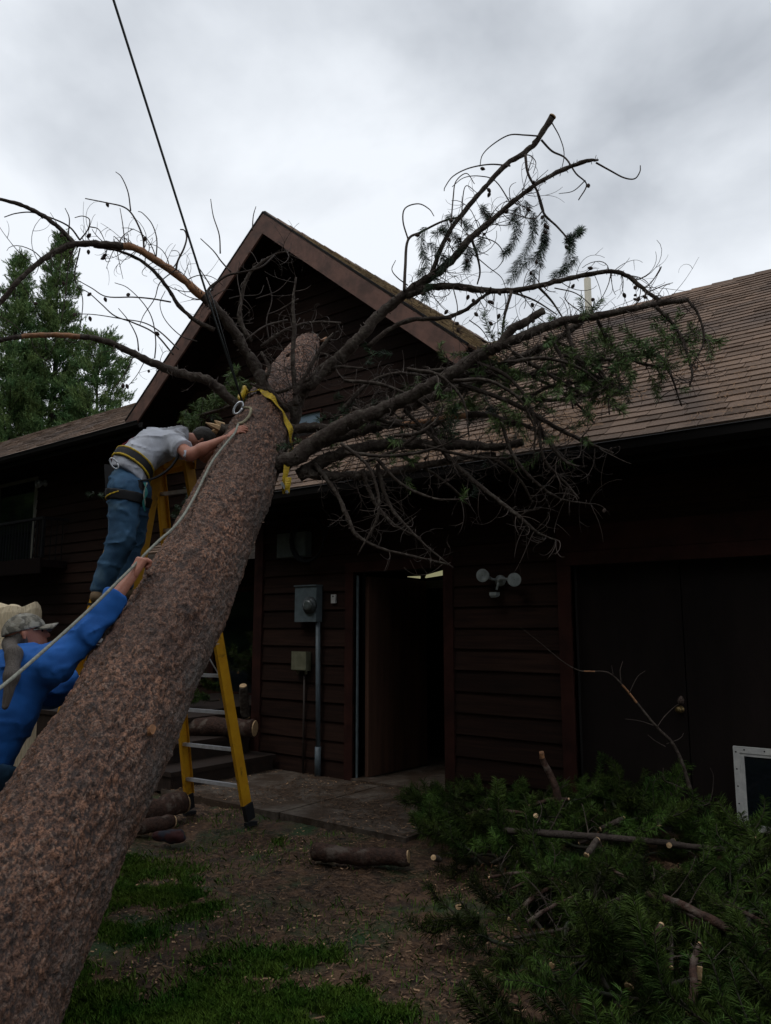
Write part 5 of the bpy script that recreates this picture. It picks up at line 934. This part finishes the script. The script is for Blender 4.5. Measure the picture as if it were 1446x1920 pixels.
# ================================================================== CUT BOUGHS, LOGS, DEBRIS
def copy_tree(o, loc, rot, sc=1):
    c = o.copy(); COL.objects.link(c); c.location = loc; c.rotation_euler = rot; c.scale = (sc,) * 3
    for ch_ in list(o.children):
        d = ch_.copy(); COL.objects.link(d); d.parent = c
        for g in list(ch_.children): e = g.copy(); COL.objects.link(e); e.parent = d
    return c
def bough(seed, L_, nside, m, ln, dens, wd):
    random.seed(seed); RS.seed(seed); root = thing('pine_bough', 'freshly cut green pine bough', 'bough', (0, 0, 0)); st = MB(); NA = []
    ax_ = spline(np.array([[0, 0, 0], [L_ * .35, .04, .05], [L_ * .7, -.04, .06], [L_, .05, .10]]), 5); st.tube(ax_, np.linspace(.012, .003, len(ax_)), 7); NA.append(needles(ax_[5:], dens, ln, wd, .8))
    for k in range(nside):
        i = random.randint(4, len(ax_) - 2); p = ax_[i]; a = random.choice((-1, 1)) * random.uniform(.2, 1.3); l = random.uniform(.15, .5) * L_; d = np.array([math.cos(a), math.sin(a), random.uniform(-.3, .8)])
        S = spline(np.array([p, p + d * l * .5 + RS.randn(3) * .02, p + nrm(d + [.3, 0, .45]) * l]), 4); st.tube(S, np.linspace(.005, .002, len(S)), 5); NA.append(needles(S[int(len(S) * random.uniform(.1, .35)):], dens * random.uniform(.8, 1.5), ln * random.uniform(.8, 1.15), wd, .9))
    s = st.build('stem', M['stem'], root, True); needle_mesh('needle_spray', NA, m, root)
    mb = MB(); mb.lathe((.0, 0, 0), (-1, 0, 0), [(-.002, .0130), (.002, .0125), (.003, 0)], 10); mb.build('cut_end', M['bare'], s); return root
protos = [bough(11, .50, 12, 'pile', .056, 900, .0030), bough(12, .38, 9, 'pile', .060, 1000, .0030), bough(13, .62, 14, 'pile', .052, 850, .0030), bough(17, .45, 7, 'pile', .050, 800, .0030)]
random.seed(5); RS.seed(5)
def mound(x, y): return .04 + .19 * math.exp(-((x + 2.45) ** 2 / .9 + (y - 5.75) ** 2 / .45)) + .11 * math.exp(-((x + 1.0) ** 2 / 1.2 + (y - 5.0) ** 2 / 1.6)) + .06 * math.exp(-((x + 3.2) ** 2 / .5 + (y - 5.2) ** 2 / .3))
used = set(); cnt = 0
def put(x, y, z, rot, sc, label, group, k=None):
    global cnt
    k = random.randrange(4) if k is None else k; o = protos[k]
    if k in used: o = copy_tree(o, (x, y, z), rot, sc)
    else: used.add(k); o.location = (x, y, z); o.rotation_euler = rot; o.scale = (sc,) * 3
    o['label'] = label; o['group'] = group; return o
while cnt < 280:
    y = random.uniform(2.7, 6.25); x = random.uniform(-4.0, .3); lim = -3.95 + (5.6 - min(y, 5.6)) * .80 
    if x < lim + random.uniform(.1, .5) + .35 * (y < 4.4) or (y < 4 and x > -.2): continue
    if x < -3.3 and y > 5.6: continue
    cl_ = x > -2.0 and y > 4.7; h_ = mound(x, y) * (.12 if cl_ else 1) * (random.random() ** .6)
    if cl_ and random.random() < .4: continue
    sc_b = random.uniform(.5, .75) if cl_ else random.uniform(.75, 1.2); put(x, y, h_ + .02, (random.uniform(-1.2, 1.2), random.uniform(-.28, .22), random.uniform(0, 6.28)), sc_b, 'green pine bough ' + ('at the end of the cut pile next to the concrete path' if x < -3.0 else 'at the back of the cut pile against the garage front' if y > 5.2 else 'at the near edge of the cut pile on the grass' if y < 3.7 else 'in the middle of the cut pile before the garage'), 'cut pine boughs piled before the garage'); cnt += 1
for k in range(15):
    x, y = random.uniform(-8.6, -7.0), random.uniform(5.9, 7.6); put(x, y, random.uniform(.62, 1.5), (random.uniform(-.8, .8), random.uniform(-.9, .3), random.uniform(0, 6.28)), random.uniform(.9, 1.3), 'dim green pine bough heaped on the wooden landing beside the house corner', 'cut pine boughs heaped on the landing')
def stick(path, r, label, cat='branch', name='cut_branch', bare=(), m='limb', ends=True, ntw=0, grp=None, tl=.3):
    """path rows (x, y, height above the ground or distance); r radii in metres"""
    A = np.array([list(q) + [rr] for q, rr in zip(path, r)]); S = spline(A, 5); k = len(S); root = thing(name, label, cat, tuple(S[0, :3]), grp); ms = [1 if any(a <= (i + .5) / k <= b for a, b in bare) else 0 for i in range(k)]
    mb = MB(); mb.tube(S[:, :3] + (RS.rand(k, 3) - .5) * S[:, 3:4] * .25, S[:, 3] * (1 + (RS.rand(k) - .5) * .2), 12, ms=ms); ob = mb.build('bark', [M[m], M['bare']], root, True)
    if ends:
        for e, f in ((0, 1), (-1, -2)):
            d = nrm(S[e, :3] - S[f, :3]); mb = MB(); mb.lathe(S[e, :3], d, [(-.004, S[e, 3] * .94), (.006, S[e, 3] * .90), (.008, 0)], 14); mb.build('cut_end', M['pale'], root)
    if ntw: twigs(ob, S[:, :3], S[:, 3], ntw, tl, turn=(.3, 1.4), conep=0, second=.4)
    return root
M['darkbark'] = mat('dark_bark', (.030, .021, .017), .85, (.055, .042, .034), 20, bump=.008, bscale=60)
M['logbark'] = mat('log_bark', (.070, .038, .028), .8, (.035, .022, .018), 30, bump=.012, bscale=50, extra=((.11, .085, .07), 9, .56, .66), spec=.15)
g = lambda x, y, z: onZ(x, y, z)
stick([g(592, 1596, .07), g(640, 1603, .07), g(700, 1606, .07), g(765, 1608, .08)], [.058, .060, .055, .05], 'short brown log lying on the bare ground in front of the concrete path', 'log', 'log', m='logbark')
stick([g(225, 1528, .11), g(290, 1518, .12), g(345, 1506, .12)], [.095, .10, .09], 'thick dim log lying beside the ladder foot at the bottom step', 'log', 'log', m='logbark')
stick([g(200, 1552, .05), g(270, 1548, .06), g(325, 1540, .05)], [.055, .06, .05], 'slimmer dim log lying in front of the thick one by the ladder foot', 'log', 'log', m='logbark')
stick([at(330, 1368, 9.1), at(400, 1362, 9.0), at(478, 1366, 8.9)], [.10, .10, .095], 'reddish log lying across the top of the wooden steps', 'log', 'log', m='logbark')
stick([at(462, 1345, 9.15), at(458, 1318, 9.1), at(456, 1286, 9.0)], [.05, .055, .045], 'stubby upright cut limb with a pale round end standing on the steps', 'branch', 'cut_branch')
stick([at(378, 1270, 9.3), at(380, 1245, 9.2), at(381, 1225, 9.1)], [.03, .03, .028], 'thin cut limb with a pale end poking up behind the ladder rungs', 'branch', 'cut_branch')
stick([onY(1068, 1562, 5.45), onY(1052, 1520, 5.42), onY(1040, 1470, 5.40), onY(1020, 1430, 5.38), onY(1015, 1410, 5.36)], [.034, .032, .026, .022, .017], 'broken reddish branch sticking up out of the pile of boughs', m='logbark', ends=False, bare=((.82, 1),))
stick([g(940, 1558, .3), g(1010, 1562, .34), g(1100, 1568, .32), g(1200, 1575, .30), g(1320, 1590, .26), g(1440, 1592, .2)], [.020, .022, .022, .02, .018, .014], 'long dark branch lying across the back of the pile of boughs', ntw=8, m='darkbark')
stick([g(1215, 1678, .26), g(1260, 1690, .28), g(1330, 1722, .26), g(1400, 1758, .2), g(1450, 1752, .18)], [.017, .02, .02, .018, .014], 'brown forked branch lying in the pile left of the framed panel', ntw=8, m='logbark')
stick([g(1290, 1900, .12), g(1302, 1860, .18), g(1300, 1810, .24), g(1312, 1772, .28)], [.014, .016, .015, .012], 'thin reddish branch standing out of the nearest part of the pile', ntw=3, m='logbark')
stick([g(1180, 1850, .10), g(1200, 1805, .16), g(1225, 1765, .24), g(1240, 1735, .28)], [.022, .022, .02, .014], 'short flaky brown branch in the nearest part of the pile', m='logbark')
stick([g(960, 1760, .05), g(1080, 1742, .12), g(1190, 1750, .12)], [.009, .010, .006], 'thin dark branch lying low across the middle of the pile', ends=False, ntw=6)
for i, (x, y, z, dx, dy, lb) in enumerate(((1120, 1575, .38, 10, -14, 'short cut stub with a yellow end beside the upright broken branch'), (1170, 1535, .34, 22, -10, 'slanting cut stub with an orange end at the back of the pile'), (1005, 1530, .36, -3, -6, 'round pale cut stub at the left foot of the upright broken branch'), (1230, 1530, .32, -3, -9, 'whitish cut stub standing up before the garage door'),
    (813, 1608, .2, -6, -2, 'small pale cut stub at the left end of the pile'), (860, 1700, .12, -5, 2, 'small reddish cut stub low at the left edge of the pile'), (1255, 1585, .28, -4, 4, 'orange cut stub lying below the whitish one'), (1415, 1572, .24, 2, -5, 'tiny pale cut stub below the framed panel'), (1075, 1812, .1, -6, 8, 'dim reddish stub low in the nearest part of the pile'))):
    a_2 = g(x - dx * 2, y - dy * 2, z - .06); b_2 = g(x, y, z); stick([a_2, (a_2 + b_2) / 2, b_2], [.017, .018, .018], lb)
mb = MB(); c_ = g(1312, 1832, .2); mb.bar(c_ - Zu * .03 - Rt * .01, c_ + Zu * .04, .028, .006, side=Rt); tag(mb.build('wood_splinter', M['pale']), 'flat yellow wood splinter on the nearest boughs of the pile', 'splinter')
dbp = [at(1300, 1500, 5.6), at(1283, 1440, 5.62), at(1262, 1395, 5.64), at(1232, 1364, 5.66), at(1200, 1325, 5.68), at(1172, 1290, 5.7), at(1142, 1262, 5.7), at(1110, 1259, 5.72), at(1085, 1257, 5.74), at(1055, 1240, 5.74), at(1015, 1207, 5.76), at(975, 1175, 5.78)]
dbr = stick(dbp, [.014, .0125, .0115, .0105, .0085, .007, .006, .005, .0045, .003, .002, .001], 'long bare leaning dead branch in front of the garage door', bare=((.38, .47), (.60, .68)), ends=False)
mb = MB()
for pa in (((1232, 1364), (1245, 1345), (1262, 1328), (1276, 1318)), ((1225, 1360), (1200, 1352), (1172, 1348)), ((1248, 1400), (1230, 1390), (1215, 1378)), ((1285, 1480), (1262, 1470), (1245, 1462), (1244, 1440)), ((1165, 1280), (1163, 1258), (1168, 1240)), ((1150, 1266), (1147, 1248)), ((1180, 1300), (1195, 1270), (1210, 1258)), ((1250, 1395), (1275, 1385), (1282, 1375)), ((1300, 1510), (1330, 1505), (1338, 1460), (1332, 1440)), ((1290, 1480), (1310, 1500), (1340, 1510))):
    S = spline(np.array([at(x, y, 5.65) for x, y in pa]), 5); mb.tube(S, np.linspace(.0035, .0016, len(S)), 5)
mb.build('twig_spray', M['twig'], dbr, True)
cone(at(1277, 1322, 5.62), np.array([.1, -.2, .6]), .045, dbr)
for k in range(15):
    y = random.uniform(3.2, 6.0); x = random.uniform(-3.6, .0); x = max(x, -3.6 + (5.6 - y) * .8 + .3); a = random.uniform(0, 3.14); l = random.uniform(.25, .9); z = mound(x, y) + random.uniform(.03, .12); dx, dy = math.cos(a) * l / 2, math.sin(a) * l / 2; rr = random.uniform(.007, .016)
    stick([(x - dx, y - dy, z - .03), (x + random.uniform(-.04, .04), y, z + .03), (x + dx, y + dy, z + random.uniform(-.04, .1))], [rr, rr, rr * .7], 'thin cut stick lying loose among the green boughs of the pile', m=random.choice(('logbark', 'darkbark')), grp='loose sticks in the pile', ntw=5, tl=.18)
# crumpled dark bundle near the ladder
c_ = g(318, 1568, .05)
bu = sdf_part('jacket', lambda P: (union(P, [(c_ - Rt * .10, c_ + Rt * .06 + Fh * .03, .035, .045), (c_ + Rt * .02, c_ + Rt * .11 - Fh * .04, .045, .03)], .03) - .028 * (fbm(P * 16, 3, 5) - .5)).astype(np.float32), c_ - .25, c_ + .25, .009, mat('dark_cloth', (.018, .020, .030), .9, (.035, .008, .008), 7, lo=.47, hi=.53), None)
tag(bu, 'crumpled dark blue and red cloth lying on the ground beside the ladder foot', 'jacket')
# splintered pale stump behind the man in blue
sb = at(30, 1240, 5.2); sc_ = 5.2 / FPX; mb = MB(); n = 30; V = []; zt_ = at(30, 1138, 5.2)[2]; rows = ((0, .17, 0), (.9, .155, 0), (1.45, .150, 0), (zt_ - .12, .142, .0), (zt_ - .03, .139, 1), (zt_ + .01, .128, 1))
for (z, rr, w_) in rows:
    for j in range(n):
        a = 2 * math.pi * j / n; q = 1 + .05 * math.sin(3 * a + 1) + .03 * math.sin(7 * a); hz = w_ * (.014 * math.sin(2 * a + .6) + .010 * math.sin(5 * a) + random.uniform(-.004, .004)); V.append((sb[0] + rr * q * math.cos(a) * (1.0), sb[1] + rr * q * math.sin(a), z + hz))
F = [(i * n + j, i * n + (j + 1) % n, (i + 1) * n + (j + 1) % n, (i + 1) * n + j) for i in range(len(rows) - 1) for j in range(n)]; V.append((sb[0], sb[1], zt_ - .01)); F += [((len(rows) - 1) * n + j, (len(rows) - 1) * n + (j + 1) % n, len(V) - 1) for j in range(n)]
sp_ = thing('tree_stump', 'tall pale splintered stump with its bark gone standing behind the man in blue', 'stump', (sb[0], sb[1], 0)); mb.add(V, F); mb.build('wood', M['stump'], sp_)

# ---- grass, litter
def blades(S_, h0, h1, wd, name, m, lean=.5):
    n = len(S_); a = RS.rand(n) * 6.283; h = (h0 + (h1 - h0) * RS.rand(n))[:, None]; d = np.stack([np.cos(a), np.sin(a), 0 * a], -1); sd_ = np.stack([-np.sin(a), np.cos(a), 0 * a], -1) * wd; ln = (lean * RS.rand(n))[:, None]
    m1 = S_ + Zu * h * .55 + d * h * ln * .35; tp = S_ + Zu * h * (1 - .25 * ln) + d * h * ln; A = np.stack([S_ - sd_, S_ + sd_, m1 + sd_ * .8, tp, m1 - sd_ * .8], 1)
    V = A.reshape(-1, 3); return link(name, fast_mesh(name, V, np.arange(n * 5).reshape(n, 5), 5), M[m])
def gz(XY): P = np.concatenate([XY, 0 * XY[:, :1]], 1); z = gh(P) - .02; ins_ = (XY[:, 0] > -6.6) & (XY[:, 0] < -3.62) & (XY[:, 1] > 4.95) & (XY[:, 1] < 6.44); return np.where(ins_, .03, z)
pts = []
for (cx, cy, rx, ry, n) in ((300, 1655, 110, 44, 7000), (360, 1700, 60, 26, 2200), (235, 1730, 80, 60, 5200), (160, 1860, 90, 70, 5200), (330, 1690, 60, 30, 2200), (470, 1815, 110, 38, 5200), (600, 1850, 110, 34, 4200), (560, 1905, 190, 40, 8500), (320, 1905, 120, 34, 4200), (590, 1790, 60, 20, 1400), (400, 1860, 90, 26, 2600), (525, 1572, 16, 5, 200), (700, 1895, 70, 30, 1400), (240, 1620, 40, 22, 1500)):
    q = RS.rand(n, 2); a = q[:, 0] * 6.283; rr = np.sqrt(q[:, 1]) * (1 + .25 * RS.randn(n)); x, y = cx + rx * rr * np.cos(a), np.minimum(cy + ry * rr * np.sin(a), 2100)
    W = np.array([onZ(u, v, 0)[:2] for u, v in zip(x, y)]); pts.append(W)
W = np.concatenate(pts); keep = fbm(np.concatenate([W * 5, 0 * W[:, :1]], 1), 3, 3) + .16 * (RS.rand(len(W)) - .5) > .43; W = W[keep]; W3 = np.stack([RS.uniform(-5.5, .5, 16000), RS.uniform(1.6, 4.9, 16000)], 1); k4_ = fbm(np.concatenate([W3 * 1.9, 0 * W3[:, :1]], 1), 3, 8) + .34 * (RS.rand(16000) - .5) > .56; W = np.concatenate([W, W3[k4_]])
W2 = np.stack([RS.uniform(-9, 2, 9000), RS.uniform(-2, 4.5, 9000)], 1); k2_ = fbm(np.concatenate([W2 * 1.6, 0 * W2[:, :1]], 1), 3, 8) > .60; k3_ = (W2[:, 1] < 1.6) | (W2[:, 0] < -6); W = np.concatenate([W, W2[k2_ & k3_]])
tag(blades(np.concatenate([W, gz(W)[:, None]], 1), .018, .052, .0022, 'grass', 'grass', .9), 'short green grass growing in ragged patches on the dark ground', 'grass', kind='stuff')
n = 60000; W = np.stack([RS.uniform(-7.2, .8, n), RS.uniform(1.4, 6.4, n)], 1); W = W[fbm(np.concatenate([W * 2.5, 0 * W[:, :1]], 1), 3, 31) > .40]
def slivers(W, z, l0, l1, wd, name, m, nrm_=None, thick=.002):
    n = len(W); a = RS.rand(n) * 6.283; l = (l0 + (l1 - l0) * RS.rand(n) ** 2)[:, None] / 2; t_ = (RS.rand(n) - .5) * .5; d = np.stack([np.cos(a), np.sin(a), t_], -1); sd_ = np.stack([-np.sin(a), np.cos(a), (RS.rand(n) - .5)], -1) * (wd * (.5 + RS.rand(n)))[:, None]; c = np.concatenate([W, (z + .006 + .006 * RS.rand(n))[:, None]], 1)
    if nrm_ is not None: d[:, 2] = d[:, 1] * nrm_; sd_[:, 2] = sd_[:, 1] * nrm_
    A = np.stack([c - d * l - sd_, c - d * l + sd_ * .8, c + d * l + sd_, c + d * l - sd_ * .7], 1); return link(name, fast_mesh(name, A.reshape(-1, 3), np.arange(n * 4).reshape(n, 4), 4), M[m])
tag(slivers(W, gz(W), .010, .060, .0030, 'needle_litter', 'litter'), 'fallen brown needles, twigs and bark flakes strewn over the ground', 'litter', kind='stuff')
n = 8000; W = np.stack([RS.uniform(-6.6, -.6, n), RS.uniform(1.8, 6.4, n)], 1); W = W[fbm(np.concatenate([W * 1.8, 0 * W[:, :1]], 1), 3, 61) > .46]
tag(slivers(W, gz(W), .005, .036, .0042, 'wood_chips', 'chip'), 'pale wood chips scattered over the ground and the concrete path', 'wood chips', kind='stuff')
n = 9000; u = np.where(RS.rand(n) < .75, -2.8 + .7 * RS.randn(n), RS.uniform(-6.9, .5, n)); v = np.abs(RS.randn(n)) * np.where((u > -4) & (u < -1.2), .9, .35); W = np.stack([u, EY + .02 + v], 1)
W = W[fbm(np.concatenate([W * 2.2, 0 * W[:, :1]], 1), 3, 41) > .40]
rl = slivers(W, EZ + S1 * (W[:, 1] - EY) + .018, .02, .08, .0016, 'roof_litter', 'litter', S1); rl.data.materials[0] = mat('dry_needles', (.28, .155, .075), .8, (.14, .08, .045), 20, (1, 1, 1), .6)
tag(rl, 'dry orange needles and twigs caught on the lower shingles of the roof', 'litter', kind='stuff')

# ================================================================== STANDING PINES
def conifer(seed, H, Rm, z0, lab, grp=None, dens=1.0, shape=.9):
    random.seed(seed); RS.seed(seed); root = thing('pine_tree', lab, 'pine', (0, 0, 0), grp); tr = MB(); k = 14
    tr.tube([(.06 * math.sin(i * .9), .05 * math.cos(i * 1.3), H * i / k) for i in range(k + 1)], [max(.02, .2 * (1 - i / k) + .02) * H / 16 for i in range(k + 1)], 8); z = z0; A = []
    while z < H - .25:
        f = (H - z) / (H - z0); R_ = Rm * (f ** shape) * (.95 if f < .93 else .8) + .12; nb = 6 + int(3 * f); a0 = random.uniform(0, 6.28)
        for b in range(nb):
            a = a0 + 6.283 * b / nb + random.uniform(-.35, .35); l = R_ * random.uniform(.55, 1.12)
            if random.random() < .08: continue
            up = random.uniform(.0, .35) + .5 * (1 - f); d = np.array([math.cos(a), math.sin(a), up * .6]); s_ = np.linspace(0, 1, 6); P_ = np.array([0, 0, z]) + s_[:, None] * d * l + np.array([0, 0, 1]) * (s_ ** 2 * l * .22 - s_ * l * .18)[:, None]
            tr.tube(P_, np.linspace(.03, .006, 6) * (.4 + f), 4); n = int(l * 26 * dens) + 8; q = .22 + .8 * RS.rand(n) ** .8; c = np.stack([np.interp(q, s_, P_[:, m_]) for m_ in range(3)], 1) + RS.randn(n, 3) * np.array([.16, .16, .09]) * (.5 + .5 * f)
            sh_ = RS.randn(n, 3) * .30 + d * .55 + [0, 0, .85]; sh_ /= np.linalg.norm(sh_, axis=1)[:, None]; sl_ = (.16 + .24 * RS.rand(n))[:, None]
            for m_ in range(16):
                g = RS.randn(n, 3) * .55 + sh_ * 1.1; g /= np.linalg.norm(g, axis=1)[:, None]; ll = (.07 + .07 * RS.rand(n))[:, None]; sd_ = np.cross(g, RS.randn(n, 3)); sd_ *= .011 / (np.linalg.norm(sd_, axis=1)[:, None] + 1e-6)
                cc_ = c + sh_ * sl_ * (m_ / 16.); A.append(np.stack([cc_ - sd_, cc_ + sd_, cc_ + g * ll * .6 + sd_ * .8, cc_ + g * ll, cc_ + g * ll * .6 - sd_ * .8], 1))
        z += random.uniform(.26, .42)
    for m_ in range(40): g = nrm(RS.randn(3) * .5 + [0, 0, 1]); c = np.array([0, 0, H - .9 * RS.rand()]); sd_ = nrm(np.cross(g, RS.randn(3))) * .012; A.append(np.stack([c - sd_, c + sd_, c + g * .12 + sd_, c + g * .2, c + g * .12 - sd_])[None])
    tr.build('trunk', M['limb'], root, True); needle_mesh('crown', A, 'conifer', root); return root
def stand(root, x, d, sc=1, rz=0): q = at(x, 1178, d); root.location = (q[0], q[1], 0); root.rotation_euler = (0, 0, rz); root.scale = (sc,) * 3; return root
tA = stand(conifer(3, 17.8, 3.0, 3, 'tall green pine with a pointed top rising behind the shingled roof of the house', dens=1.7), 68, 30)
tB = stand(conifer(4, 16.4, 3.0, 3, 'green pine cut by the edge of the photo beside the pointed one behind the roof', dens=1.6), -12, 29)
tC = stand(conifer(9, 13.2, 2.5, 3, 'lower loose pine spreading its branches toward the gable behind the roof', dens=1.4, shape=.55), 158, 29)
tD = conifer(21, 16.5, 3.3, .5, 'x', dens=1.2); tD.location = (-26, -12, 0)
lab = 'tall dark pine among those standing around the yard'; grp = 'pines standing around the yard'
k = 0
for i, (ang, dist, sc) in enumerate(((186, 15, .95), (203, 15, 1.1), (220, 15, 1.0), (237, 14, 1.15), (253, 15.5, 1.0), (270, 14, 1.1), (287, 15.5, 1.0), (303, 14, 1.1), (320, 16, 1.0), (338, 15, 1.1), (262, 18, 1.2), (230, 19, 1.2), (295, 18, 1.2), (200, 21, 1.2), (325, 19, 1.2))):
    a = rad(ang); x, y = -2.5 + dist * math.cos(a), 1 + dist * math.sin(a)
    c = copy_tree(tD, (x, y, 0), (0, 0, i * 1.7), sc); c['label'] = lab; c['group'] = grp
for i, (x, y) in enumerate(((-25, 4), (-28, 1.5), (-24, .5), (-17, -.5), (-20, -3), (-15.5, -3.5), (-21, 1), (-31, -1), (-34, 3))):
    c = copy_tree(tD, (x, y, 0), (0, 0, i * 2.3), 1.0); c['label'] = lab; c['group'] = grp

tD['label'] = lab; tD['group'] = grp
